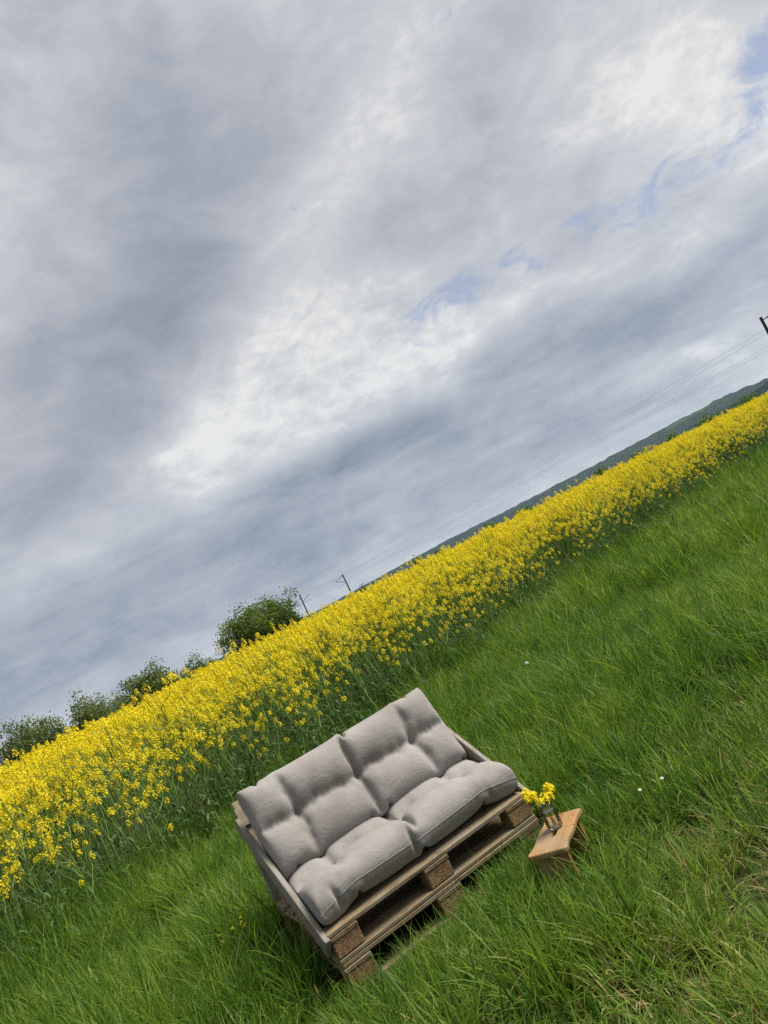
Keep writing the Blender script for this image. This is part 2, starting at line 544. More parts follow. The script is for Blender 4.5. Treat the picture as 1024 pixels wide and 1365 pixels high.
def ring(r0, r1, dens, seed):
    q = np.random.default_rng(seed)
    A = rad(52) * (r1 * r1 - r0 * r0)
    n = int(A * dens)
    r = np.sqrt(q.random(n) * (r1 * r1 - r0 * r0) + r0 * r0)
    a = (q.random(n) * 2 - 1) * rad(52)
    return r * np.sin(a), r * np.cos(a)
gp, gr, gs, gi_ = [], [], [], []
for (r0, r1, dens, lo, hi, seed) in ((0.9, 5.0, 330, 0, 6, 1), (5.0, 9.5, 210, 0, 6, 2), (9.5, 19, 85, 11, 15, 3), (19, 60, 16, 15, 19, 4)):
    x, y = ring(r0, r1, dens, seed)
    q = np.random.default_rng(seed + 50)
    fd = fdist(x, y)
    keep = fd < (1.3 if r1 < 20 else 0.6)
    keep &= (fd < 0.1) | (q.random(x.size) < 0.45)
    keep &= q.random(x.size) < np.clip(-0.12 + 1.45 * vnoise(x + 11, y + 4, 3.1) + 0.45 * vnoise(x, y, 7.0), 0.30, 1)
    lx, ly = sofa_local(x, y)
    inside = (lx > -0.045) & (lx < 1.245) & (ly > -0.035) & (ly < 0.84)
    tx, ty = stool_local(x, y)
    inside |= (np.abs(tx) < 0.165) & (np.abs(ty) < 0.085)
    keep &= ~inside
    x, y, fd, lx, ly, tx, ty = (v[keep] for v in (x, y, fd, lx, ly, tx, ty))
    n = x.size
    # lush growth away from the trodden foreground; straw where people walked
    worn = np.clip(1.25 - (np.hypot(x - 1.1, y - 2.7) / 2.0), 0, 1) * 1.05 + 0.5 * np.clip(1 - np.hypot(x - 2.6, y - 4.3) / 1.3, 0, 1) + 0.75 * (vnoise(x, y, 0.9) - 0.5)
    lush = 0.62 + 0.55 * vnoise(x + 3, y, 0.8) * vnoise(x, y + 5, 1.9) ** 0.5 + 0.45 * vnoise(x + 1, y + 2, 2.7)
    lush = np.where(q.random(x.size) < 0.03, lush * 1.25, lush)
    lush = lush * np.where((fd > -0.5) & (fd < 1.4), 1.08, 1.0)
    kind = q.integers(lo, hi, n)
    if r1 < 10:
        mixd = (q.random(n) < np.clip(worn * 1.1, 0, 0.85))
        kind = np.where(mixd, q.integers(6, 11, n), kind)
        kind = np.where(q.random(n) < np.clip(worn, 0, 1.0) * 0.34 + 0.015, q.integers(19, 22, n), kind)
    s = (0.72 + 0.5 * q.random(n)) * lush * np.clip(1.06 - 0.40 * worn, 0.5, 1.1)
    # keep tufts low right against the seat front and the stool
    dfront = np.maximum(np.maximum(-lx - 0.02, lx - 1.22), np.maximum(-ly, ly - 0.8))
    s *= np.where((ly < 0.2) & (dfront < 0.4), np.clip(0.40 + dfront * 1.2, 0.4, 1.0), 1.0)
    dst = np.hypot(np.maximum(np.abs(tx) - 0.18, 0), np.maximum(np.abs(ty) - 0.09, 0))
    s *= np.clip(0.92 + dst * 0.6, 0.9, 1.05)
    # sight line to the stool and the seat front stays open
    s *= np.where((np.hypot(x - 0.03, y - 3.10) < 0.33), 0.95, 1.0)
    gp.append(np.stack([x, y, terrain_z(x, y)], -1))
    tilt = np.stack([q.normal(0.02, 0.17, n), q.normal(0.02, 0.17, n), q.random(n) * 6.283], -1)
    gr.append(tilt)
    gs.append(np.stack([s * 1.05, s * 1.05, s], -1))
    gi_.append(kind)
scatter('meadow_grass', np.concatenate(gp), np.concatenate(gr), np.concatenate(gs), np.concatenate(gi_), protos,
        'long lush green meadow grass with a few dry blades around the seat', 'grass')

# ------------------------------------------------------------------ rapeseed
m_petal = leafy('rape_petal', lambda T: T.ramp(attr(T), [(0.0, (0.54, 0.40, 0.004)), (0.5, (0.75, 0.60, 0.006)), (1.0, (0.88, 0.76, 0.04))]), 0.30, 0.6, 0.15, 1.0)
m_bud = leafy('rape_bud', lambda T: T.ramp(attr(T), [(0.0, (0.14, 0.22, 0.02)), (1.0, (0.42, 0.42, 0.03))]), 0.2, 0.6, 0.2, 1.0)
m_stem = leafy('rape_stem', lambda T: T.ramp(T.add(T.mul(attr(T), 0.5), T.mul(orand(T), 0.5)), [(0.0, (0.075, 0.150, 0.030)), (0.6, (0.135, 0.230, 0.045)), (1.0, (0.21, 0.28, 0.075))]), 0.12, 0.55, 0.3, 1.0)
m_leaf = leafy('rape_leaf', lambda T: T.ramp(T.add(T.mul(attr(T), 0.5), T.mul(orand(T), 0.5)), [(0.0, (0.034, 0.082, 0.026)), (0.6, (0.066, 0.138, 0.040)), (1.0, (0.115, 0.185, 0.055))]), 0.28, 0.5, 0.35, 1.2)
RAPE = [m_stem, m_leaf, m_petal, m_bud]

def flower(mb, c, nrm, size, tint, q):
    n_ = np.array(nrm, float); n_ /= np.linalg.norm(n_) + 1e-9
    a = np.cross(n_, q.normal(size=3)); a /= np.linalg.norm(a) + 1e-9
    b = np.cross(n_, a)
    for k in range(4):
        w = k * math.pi / 2
        d = a * math.cos(w) + b * math.sin(w)
        s = np.cross(n_, d)
        o = np.asarray(c)
        mb.add([o, o + d * size * 0.55 + s * size * 0.36 + n_ * size * 0.22, o + d * size + n_ * size * 0.18, o + d * size * 0.55 - s * size * 0.36 + n_ * size * 0.22],
               [(0, 1, 2, 3)], 2, min(1, max(0, tint + q.normal(0, 0.15))))

def raceme(mb, base, axis, L, R, nfl, fsize, q, buds=5, tint=0.55):
    """a flower head: open flowers round the stalk, tight buds at the tip"""
    ax = np.array(axis, float); ax /= np.linalg.norm(ax)
    a = np.cross(ax, (0.2, 0.9, 0.4)); a /= np.linalg.norm(a); b = np.cross(ax, a)
    base = np.asarray(base, float)
    mb.tube([base, base + ax * L], [0.0016, 0.001], 3, 0, 0.6, cap=False)
    for i in range(nfl):
        t_ = (i + q.random()) / nfl
        w = i * 2.4 + q.normal(0, 0.3)
        rr = R * (1.0 - 0.55 * t_ ** 2) * (0.75 + 0.4 * q.random())
        d = a * math.cos(w) + b * math.sin(w)
        c = base + ax * (L * (0.05 + 0.88 * t_)) + d * rr
        flower(mb, c, d * (0.9 - 0.5 * t_) + ax * (0.5 + 0.6 * t_) + q.normal(0, 0.25, 3), fsize * (0.8 + 0.4 * q.random()), tint, q)
    for i in range(buds):
        w = q.random() * 6.28
        c = base + ax * L * (0.95 + 0.1 * q.random()) + (a * math.cos(w) + b * math.sin(w)) * R * 0.28 * q.random()
        s = fsize * 0.3
        mb.add([c - ax * s, c + a * s * .6, c + b * s * .6, c - a * s * .6, c - b * s * .6, c + ax * s],
               [(0, 2, 1), (0, 3, 2), (0, 4, 3), (0, 1, 4), (5, 1, 2), (5, 2, 3), (5, 3, 4), (5, 4, 1)], 3, q.random())

def rape_leaf(mb, base, ang, L, wid, droop, tint, q):
    d = np.array([math.cos(ang), math.sin(ang), 0]); s = np.array([-math.sin(ang), math.cos(ang), 0])
    v, f = [], []
    n = 5
    for i in range(n + 1):
        t_ = i / n
        c = np.asarray(base) + d * L * t_ * (1 - 0.15 * t_) + np.array([0, 0, 1]) * (L * (0.55 * t_ - droop * t_ * t_))
        w = wid * math.sin(math.pi * min(1, 0.12 + 0.88 * t_) ** 0.8) * (1 + 0.18 * q.normal())
        w = max(w, 0.002)
        v += [c - s * w + np.array([0, 0, w * 0.35]), c, c + s * w + np.array([0, 0, w * 0.35])]
    for i in range(n):
        f += [(3 * i, 3 * i + 1, 3 * i + 4, 3 * i + 3), (3 * i + 1, 3 * i + 2, 3 * i + 5, 3 * i + 4)]
    mb.add(v, f, 1, tint)

def rape_plan(seed, H=1.0, sparse=False):
    """skeleton of one plant of unit height: stem points, leaves, branches with heads"""
    q = np.random.default_rng(seed)
    lean = q.normal(0, 0.05, 2)
    def stem(t_):
        return np.array([lean[0] * t_ * t_ + 0.012 * math.sin(5 * t_ + seed), lean[1] * t_ * t_ + 0.012 * math.cos(4 * t_ + seed), t_]) * H
    br = []
    nb = q.integers(3, 6) if sparse else q.integers(6, 10)
    for i in range(nb):
        t0 = 0.36 + 0.50 * (i + q.random() * 0.8) / nb
        ang = i * 2.4 + q.normal(0, 0.4)
        tip = 0.60 + 0.40 * q.random() ** 0.6 * (0.75 + 0.25 * t0) + 0.03 * q.normal()
        if sparse:
            tip = 0.84 + 0.16 * q.random()
        tip = max(tip, t0 + 0.12)
        out_ = 0.07 + 0.12 * q.random()
        b0 = stem(t0)
        b2 = stem(min(tip, 1.0)) * np.array([1, 1, 0]) + np.array([math.cos(ang) * out_, math.sin(ang) * out_, tip * H])
        b1 = b0 * 0.45 + b2 * 0.55 + np.array([math.cos(ang), math.sin(ang), 0]) * out_ * 0.22
        br.append((b0, b1, b2))
    lv = []
    for i in range(q.integers(6, 9)):
        t0 = 0.08 + 0.66 * (i + q.random()) / 9
        lv.append((stem(t0), i * 2.4 + q.normal(0, 0.5), (0.16 - 0.12 * t0) * (0.8 + 0.5 * q.random()), (0.021 - 0.015 * t0), 0.45 + 0.5 * q.random(), q.random()))
    return q, stem, br, lv

def rape_plant(name, seed, nfl, fsize, sides=4, leaves=True, pods=True, sparse=False):
    q, stem, br, lv = rape_plan(seed, sparse=sparse)
    mb = MB()
    mb.tube([stem(t_) for t_ in np.linspace(0, 1, 6)], np.linspace(0.0082, 0.003, 6), sides, 0, 0.5)
    for b0, b1, b2 in br:
        mb.tube([b0, b1, b2], [0.0040, 0.0032, 0.0020], 3, 0, 0.6, cap=False)
        ax = (b2 - b1) / np.linalg.norm(b2 - b1) + np.array([0, 0, 0.6])
        k_s = 0.65 + 0.75 * q.random()
        raceme(mb, b2, ax, (0.05 + 0.03 * q.random()) * k_s, (0.018 + 0.010 * q.random()) * k_s, max(4, int(nfl * k_s * 1.1)), fsize, q, 5, 0.35 + 0.4 * q.random())
        if pods:
            for k in range(4):
                c = b1 * (1 - k / 5) + b2 * (k / 5); d = q.normal(size=3); d[2] = abs(d[2]) + 0.4; d /= np.linalg.norm(d)
                mb.tube([c, c + d * 0.035], [0.0010, 0.0007], 3, 0, 0.8, cap=False)
    raceme(mb, stem(1.0), (0, 0, 1), 0.075, 0.028, int(nfl * 1.3), fsize, q)
    if leaves:
        for (p0, an, L, wd, dr, tn) in lv:
            rape_leaf(mb, p0, an, L, wd, dr, tn, q)
    return mb.mesh(name, RAPE)

fp = [rape_plant('rape', 700 + k, 16, 0.0098) for k in range(7)]                       # 0-6 near
fp += [rape_plant('rape', 800 + k, 12, 0.0135, 3, False, False) for k in range(5)]      # 7-11 deeper and farther
fp += [rape_plant('rape', 830 + k, 7, 0.024, 3, False, False) for k in range(4)]      # 12-15 far
fp += [rape_plant('rape', 860 + k, 13, 0.0098, sparse=True) for k in range(5)]        # 16-20 thin plants of the outer rows
def plant_height(fd, along):
    e = np.clip((fd + 0.25) / 1.9, 0, 1)
    e = e * e * (3 - 2 * e) * 0.5 + e * 0.5
    return 1.00 + 0.33 * e

def field_points(a0, a1, d0, d1, dens, seed):
    q = np.random.default_rng(seed)
    n = int((a1 - a0) * (d1 - d0) * dens)
    al = a0 + (a1 - a0) * q.random(n); s = d0 + (d1 - d0) * q.random(n)
    ax_, ay_ = 1 / EDGE_N, EDGE_K / EDGE_N
    x = al * ax_ - s * ay_; y = EDGE_Y + al * ay_ + s * ax_
    return x, y, q
ap, ar_, as_, ai_ = [], [], [], []
for (a0, a1, d0, d1, dens, lo, hi, seed) in ((-11, 9, -0.3, 2.6, 27, 0, 7, 21), (9, 22, -0.3, 2.6, 26, 0, 7, 22), (22, 70, -0.3, 3.0, 18, 7, 12, 23),
                                             (-16, 22, 2.6, 7, 17, 7, 12, 24), (-20, 75, 3.0, FIELD_DEPTH, 7, 12, 16, 25), (-24, -11, -0.3, 2.6, 26, 7, 12, 26)):
    x, y, q = field_points(a0, a1, d0, d1, dens, seed)
    if seed == 25:
        al = (x + EDGE_K * (y - EDGE_Y)) / EDGE_N
        k_ = (fdist(x, y) > 7) | (al > 22) | (al < -16)
        x, y = x[k_], y[k_]
    fd = fdist(x, y)
    keep = (fd > 0.0) & (np.hypot(x, y) > 3.2)
    keep &= q.random(x.size) < np.clip(0.42 + fd * 0.8, 0, 1) * np.clip(0.35 + 1.1 * vnoise(x, y + 20, 2.2), 0, 1)
    x, y, fd = x[keep], y[keep], fd[keep]
    n = x.size
    h = plant_height(fd, x) * (0.86 + 0.22 * q.random(n) + 0.14 * (vnoise(x, y, 0.9) - 0.5))
    tall = q.random(n) < 0.05
    h = np.where(tall, np.maximum(h, plant_height(fd, x)) * (1.06 + 0.12 * q.random(n)), h)
    w = h * 0.5 + 0.55
    ap.append(np.stack([x, y, terrain_z(x, y)], -1))
    lean = np.where(fd < 0.8, 0.14, 0.07)
    ar_.append(np.stack([q.normal(0, 1, n) * lean + 0.06 * (fd < 0.7), q.normal(0, 1, n) * lean, q.random(n) * 6.283], -1))
    as_.append(np.stack([w, w, h], -1))
    ix = q.integers(lo, hi, n)
    if hi <= 12:
        ix = np.where((fd < 0.9) & (q.random(n) < 0.72 - 0.4 * fd), q.integers(16, 21, n), ix)
    ai_.append(ix)
scatter('rapeseed_field', np.concatenate(ap), np.concatenate(ar_), np.concatenate(as_), np.concatenate(ai_), fp,
        'dense yellow flowering rapeseed crop filling the field behind the seat', 'crop')

# single plants along the edge, each a thing with stem, leaves and flower heads
def rape_parts(seed):
    q, stem, br, lv = rape_plan(seed)
    parts = []
    mb = MB()
    mb.tube([stem(t_) for t_ in np.linspace(0, 1, 7)], np.linspace(0.0085, 0.003, 7), 5, 0, 0.5)
    for b0, b1, b2 in br:
        mb.tube([b0, b1, b2], [0.0040, 0.0032, 0.0020], 4, 0, 0.6, cap=False)
        for k in range(4):
            c = b1 * (1 - k / 5) + b2 * (k / 5); d = q.normal(size=3); d[2] = abs(d[2]) + 0.4; d /= np.linalg.norm(d)
            mb.tube([c, c + d * 0.035], [0.0010, 0.0007], 3, 0, 0.8, cap=False)
    parts.append(('stem', mb.mesh('stem', RAPE), Vector((0, 0, 0))))
    for b0, b1, b2 in br + [(stem(0.8), stem(0.9), stem(1.0))]:
        m_ = MB()
        ax = (b2 - b1) / np.linalg.norm(b2 - b1) + np.array([0, 0, 0.6])
        raceme(m_, (0, 0, 0), ax, 0.05 + 0.03 * q.random(), 0.016 + 0.009 * q.random(), 18, 0.0098, q, 7)
        parts.append(('flower_head', m_.mesh('flower_head', RAPE), Vector(b2)))
    for (p0, an, L, wd, dr, tn) in lv:
        m_ = MB(); rape_leaf(m_, (0, 0, 0), an, L, wd, dr, tn, q)
        parts.append(('leaf', m_.mesh('leaf', RAPE), Vector(p0)))
    return parts
plans = [rape_parts(900 + k) for k in range(5)]
q = np.random.default_rng(77)
made = 0
def edge_plant(x, y, h, k, rz, lx_, ly_, label, group):
    t_ = empty('rapeseed_plant', (x, y, float(terrain_z(np.float64(x), np.float64(y)))))
    t_.rotation_euler = (lx_, ly_, rz); t_.scale = (h * 0.5 + 0.5, h * 0.5 + 0.5, h)
    for nm, me_, off in plans[k]:
        c = link(nm, me_, t_); c.location = off
    tag(t_, label, 'plant', group)
    return t_
spots = []
while len(spots) < 90:
    al = q.uniform(-8.5, 12); s = q.uniform(-0.55, 0.45)
    x = al / EDGE_N - s * EDGE_K / EDGE_N; y = EDGE_Y + al * EDGE_K / EDGE_N + s / EDGE_N
    f_ = float(fdist(x, y)); a_ = math.degrees(math.atan2(x, y))
    if -0.30 < f_ < 0.30 and -36 < a_ < 27 and all((x - p[0]) ** 2 + (y - p[1]) ** 2 > 0.02 for p in spots):
        spots.append((x, y, f_))
for k, (x, y, h, lab) in enumerate((
        (-3.95, 5.40, 1.00, 'tall loose rapeseed plant at the left picture edge, nearest of all to the camera'),
        (-3.72, 5.62, 0.90, 'rapeseed plant with low flower heads just right of the nearest one at the left edge'),
        (-3.98, 5.22, 0.74, 'short rapeseed plant at the very left picture edge in front of the tall loose one'),
        (-3.52, 5.85, 1.00, 'leaning rapeseed plant between the left picture edge and the sofa, first of the loose row'),
        (-3.30, 6.08, 0.82, 'short rapeseed plant in the grass next to the leaning one left of the sofa'),
        (-3.10, 6.30, 0.98, 'upright rapeseed plant in the loose row left of the sofa, nearest to the sofa'),
        (-4.25, 5.45, 1.05, 'tall rapeseed plant behind the short one at the very left picture edge'))):
    edge_plant(x, y, h, k % 5, k * 1.3, 0.08 * math.sin(k * 2.1), 0.10 * math.cos(k * 1.7), lab, 'loose rapeseed plants at the left')
def edge_label(x, y):
    a_ = math.degrees(math.atan2(x, y))
    if a_ < -30: return 'loose rapeseed plant at the left edge of the picture, in front of the crop'
    if a_ < -20: return 'rapeseed plant at the field edge left of the sofa'
    if a_ < -10: return 'rapeseed plant at the field edge right behind the sofa'
    if a_ < 4: return 'rapeseed plant at the field edge just right of the sofa back'
    if a_ < 16: return 'rapeseed plant at the field edge beyond the middle of the meadow'
    return 'rapeseed plant at the distant field edge near the right side of the picture'
for i, (x, y, f_) in enumerate(spots):
    edge_plant(x, y, 0.74 + 0.36 * q.random() + 0.3 * max(f_, 0), i % 5, q.random() * 6.28, q.normal(0.04, 0.09), q.normal(0, 0.09),
               edge_label(x, y), 'rapeseed plants along the field edge')

# ------------------------------------------------------------------ wood
def wood_mat(name, dark, mid, light, grey, gscale=1.0, knots=True, rough=0.8):
    """boards run along local X; each piece shifts the grain by its own random number"""
    mt, T, out = material(name)
    oc = T.n('ShaderNodeTexCoord').outputs['Object']
    r_ = orand(T)
    sh = T.vec(T.mul(r_, 37.0), T.mul(r_, 11.0), T.mul(r_, 23.0))
    p = T.vm('ADD', oc, sh)
    st = T.vm('MULTIPLY', p, (1.6, 22.0, 22.0))
    w = T.noise(T.vm('MULTIPLY', p, (2.0, 5.0, 5.0)), 1.0, 3, 0.5)
    g1 = T.noise(T.vm('ADD', st, T.vm('MULTIPLY', T.vec(w, w, w), (0.0, 6.0, 6.0))), gscale, 6, 0.65)
    g2 = T.noise(T.vm('MULTIPLY', p, (6.0, 160.0, 160.0)), 1.0, 3, 0.6)
    c = T.ramp(T.add(T.mul(g1, 0.75), T.mul(g2, 0.25)), [(0.30, dark), (0.48, mid), (0.66, light)])
    wear = T.noise(p, 5.0, 5, 0.65)
    c = T.mix(T.mul(T.smooth(wear, 0.42, 0.66), 0.75), c, T.mix(g2, T.vm('MULTIPLY', grey, (0.7, 0.7, 0.7)) if hasattr(grey, 'is_output') else tuple(0.65 * v for v in grey), grey))
    c = T.mix(T.mul(r_, 0.35), c, T.vm('MULTIPLY', c, (0.72, 0.70, 0.68)))
    st2 = T.noise(p, 11.0, 4, 0.6)
    c = T.mix(T.mul(T.smooth(st2, 0.60, 0.74), 0.5), c, tuple(0.4 * v for v in dark))
    principled(T, out, c, rough, 0.2, bump(T, T.add(g1, T.mul(g2, 0.8)), 0.55, 0.003))
    return mt
m_wood = wood_mat('weathered_pallet_wood', (0.085, 0.056, 0.030), (0.19, 0.138, 0.080), (0.30, 0.232, 0.145), (0.255, 0.222, 0.17))
m_grey = wood_mat('grey_weathered_plank', (0.10, 0.083, 0.066), (0.19, 0.168, 0.138), (0.29, 0.265, 0.228), (0.29, 0.272, 0.25))
m_stool = wood_mat('worn_varnished_pine', (0.14, 0.062, 0.020), (0.28, 0.145, 0.052), (0.39, 0.225, 0.092), (0.32, 0.255, 0.17), 0.8, rough=0.5)

m_chip, T, out = material('pressed_chip_block')
oc = T.n('ShaderNodeTexCoord').outputs['Object']
p = T.vm('ADD', oc, T.vec(T.mul(orand(T), 9.0), 0.0, T.mul(orand(T), 5.0)))
vr = T.n('ShaderNodeTexVoronoi'); vr.inputs['Scale'].default_value = 160; T.put(vr.inputs['Vector'], T.vm('MULTIPLY', p, (1.0, 1.0, 2.2)))
n_ = T.noise(p, 14, 5, 0.7)
c = T.ramp(T.add(T.mul(vr.outputs['Color'], 0.6), T.mul(n_, 0.4)), [(0.2, (0.065, 0.036, 0.016)), (0.45, (0.17, 0.103, 0.050)), (0.75, (0.31, 0.21, 0.115))])
principled(T, out, c, 0.95, 0.1, bump(T, T.add(vr.outputs['Distance'], n_), 0.8, 0.004))

m_nail, T, out = material('rusty_nail')
principled(T, out, T.ramp(T.noise(wpos(T), 300, 3), [(0.3, (0.05, 0.03, 0.02)), (0.7, (0.16, 0.09, 0.05))]), 0.7, 0.4, Metallic=0.4)

def box_mesh(name, lx, ly, lz, mat, bev=0.004, warp=0.0015, seed=0, sub=0):
    """a sawn piece: bevelled box, slightly out of true"""
    bm = bmesh.new()
    bmesh.ops.create_cube(bm, size=1.0)
    q = np.random.default_rng(seed)
    for v in bm.verts:
        v.co = Vector((v.co.x * lx, v.co.y * ly, v.co.z * lz))
        v.co += Vector(q.normal(0, warp, 3))
    bmesh.ops.bevel(bm, geom=bm.edges[:], offset=bev, segments=1, affect='EDGES', clamp_overlap=True)
    me = bpy.data.meshes.new(name); bm.to_mesh(me); bm.free()
    me.materials.append(mat)
    return me

# ------------------------------------------------------------------ pallet sofa
sofa = empty('pallet_sofa', (SX, SY, 0.0), SA)
tag(sofa, 'weathered wooden pallet sofa with slanted side planks standing in the long grass', 'sofa')
meshes = {}
def piece(name, cx, cy, cz, lx, ly, lz, mat, rot=(0, 0, 0), label=None, bev=0.004, var=0):
    key = (name, round(lx, 3), round(ly, 3), round(lz, 3), var)
    if key not in meshes:
        meshes[key] = box_mesh(name, lx, ly, lz, mat, bev, seed=len(meshes))
    o = link(name, meshes[key], sofa)
    o.location = (cx, cy, cz); o.rotation_euler = rot
    if label: o['label'] = label
    return o
R90 = rad(90)
def pallet(z0, jig):
    q = np.random.default_rng(int(z0 * 1000) + 3)
    deck = [(0.0725, 0.145), (0.236, 0.10), (0.40, 0.145), (0.564, 0.10), (0.7275, 0.145)]
    for i, (y, w) in enumerate(deck):
        piece('deck_board', 0.6 + q.normal(0, jig), y, z0 + 0.133, 1.2, w - 0.002, 0.0215, m_wood, (0, 0, q.normal(0, 0.002)), var=i % 2)
    for x in (0.0725, 0.6, 1.1275):
        piece('stringer_board', x, 0.4, z0 + 0.111, 0.798, 0.143, 0.0215, m_wood, (0, 0, R90))
        for y, w in ((0.05, 0.098), (0.4, 0.143), (0.75, 0.098)):
            piece('block', x + q.normal(0, 0.002), y + (0.003 if y < 0.1 else 0), z0 + 0.061, 0.143, w, 0.0775, m_chip, bev=0.006, var=int(q.integers(0, 2)))
    for y, w in ((0.05, 0.10), (0.4, 0.145), (0.75, 0.10)):
        piece('bottom_board', 0.6, y + 0.002, z0 + 0.011, 1.198, w - 0.002, 0.0215, m_wood)
pallet(0.0, 0.002)
pallet(0.1445, 0.003)
# slanted side planks from the front corner up to the backrest
sl = math.atan2(0.437, 0.629)
for x, lab in ((-0.0155, 'grey slanted plank on the near left side'), (1.2155, 'brown slanted plank on the far right side')):
    Lp, wd = (0.90, 0.105)
    d = np.array([math.cos(sl), math.sin(sl)]); nrm = np.array([-d[1], d[0]])
    c = np.array([0.012, 0.292]) + d * (Lp * 0.5 - 0.035) - nrm * wd * 0.5
    o = piece('side_plank', x, float(c[0]), float(c[1]), Lp, wd, 0.024, m_grey if x < 0 else m_wood, label=lab, bev=0.003)
    m3 = Matrix(((0, 0, 1), (d[0], nrm[0], 0), (d[1], nrm[1], 0)))
    o.rotation_euler = m3.to_euler()
# backrest: two uprights leaning back with slats across
LEAN = rad(24)
bd = np.array([math.sin(LEAN), math.cos(LEAN)]); bn = np.array([-bd[1], bd[0]])    # up the backrest; towards the front and up
B0 = np.array([0.615, 0.294])
for x in (0.06, 0.60, 1.14):
    c = B0 + bd * 0.30
    o = piece('backrest_upright', x, float(c[0]), float(c[1]), 0.60, 0.095, 0.022, m_wood)
    o.rotation_euler = Matrix(((0, 1, 0), (bd[0], 0, bn[0]), (bd[1], 0, bn[1]))).to_euler()
for i, u_ in enumerate((0.14, 0.32, 0.50)):
    c = B0 + bd * u_ + bn * 0.0225
    o = piece('backrest_slat', 0.6, float(c[0]), float(c[1]), 1.19, 0.10, 0.022, m_wood)
    o.rotation_euler = Matrix(((1, 0, 0), (0, bd[0], bn[0]), (0, bd[1], bn[1]))).to_euler()
for x in (0.03, 1.17):
    piece('back_post', x, 0.826, 0.34, 0.68, 0.045, 0.045, m_grey, (0, -R90, 0))
# nail heads on the front deck board and the plank ends
nm_ = MB()
nm_.tube([(0, 0, -0.001), (0, 0, 0.0012)], [0.0042, 0.0036], 8, 0)
nail = nm_.mesh('nail', [m_nail])
for x in (0.035, 0.10, 0.57, 0.63, 1.10, 1.165):
    for y in (0.03, 0.115):
        n_o = link('nail', nail, sofa); n_o.location = (x, y, 0.2885)

# ------------------------------------------------------------------ cushions: two sheets sewn together, inflated, tied down at the tufts
m_fab, T, out = material('grey_cushion_cloth')
oc = T.n('ShaderNodeTexCoord').outputs['Object']
n1 = T.noise(oc, 4.5, 5, 0.6, 0.4)
n2 = T.noise(oc, 22, 4, 0.6)
wv = T.add(T.noise(T.vm('MULTIPLY', oc, (1, 6, 1)), 160, 2, 0.5), T.noise(T.vm('MULTIPLY', oc, (6, 1, 1)), 160, 2, 0.5))
crs = T.m('ABSOLUTE', T.sub(T.noise(T.vm('MULTIPLY', oc, (1.0, 1.5, 1.0)), 9, 4, 0.55, 1.2), 0.5))   # fine creases
crs = T.smooth(crs, 0.0, 0.10)
c = T.ramp(n1, [(0.32, (0.196, 0.180, 0.166)), (0.55, (0.243, 0.226, 0.211)), (0.75, (0.285, 0.268, 0.252))])
st = T.noise(T.vm('ADD', oc, (4.0, 2.0, 1.0)), 7.0, 6, 0.7, 0.6)
c = T.mix(T.mul(T.smooth(st, 0.60, 0.76), 0.28), c, (0.25, 0.215, 0.185))
principled(T, out, c, 0.92, 0.15, bump(T, T.add(T.add(T.mul(n2, 0.9), T.mul(wv, 0.22)), T.mul(crs, 0.20)), 0.5, 0.007), **{'Sheen Weight': 0.15, 'Sheen Roughness': 0.5})

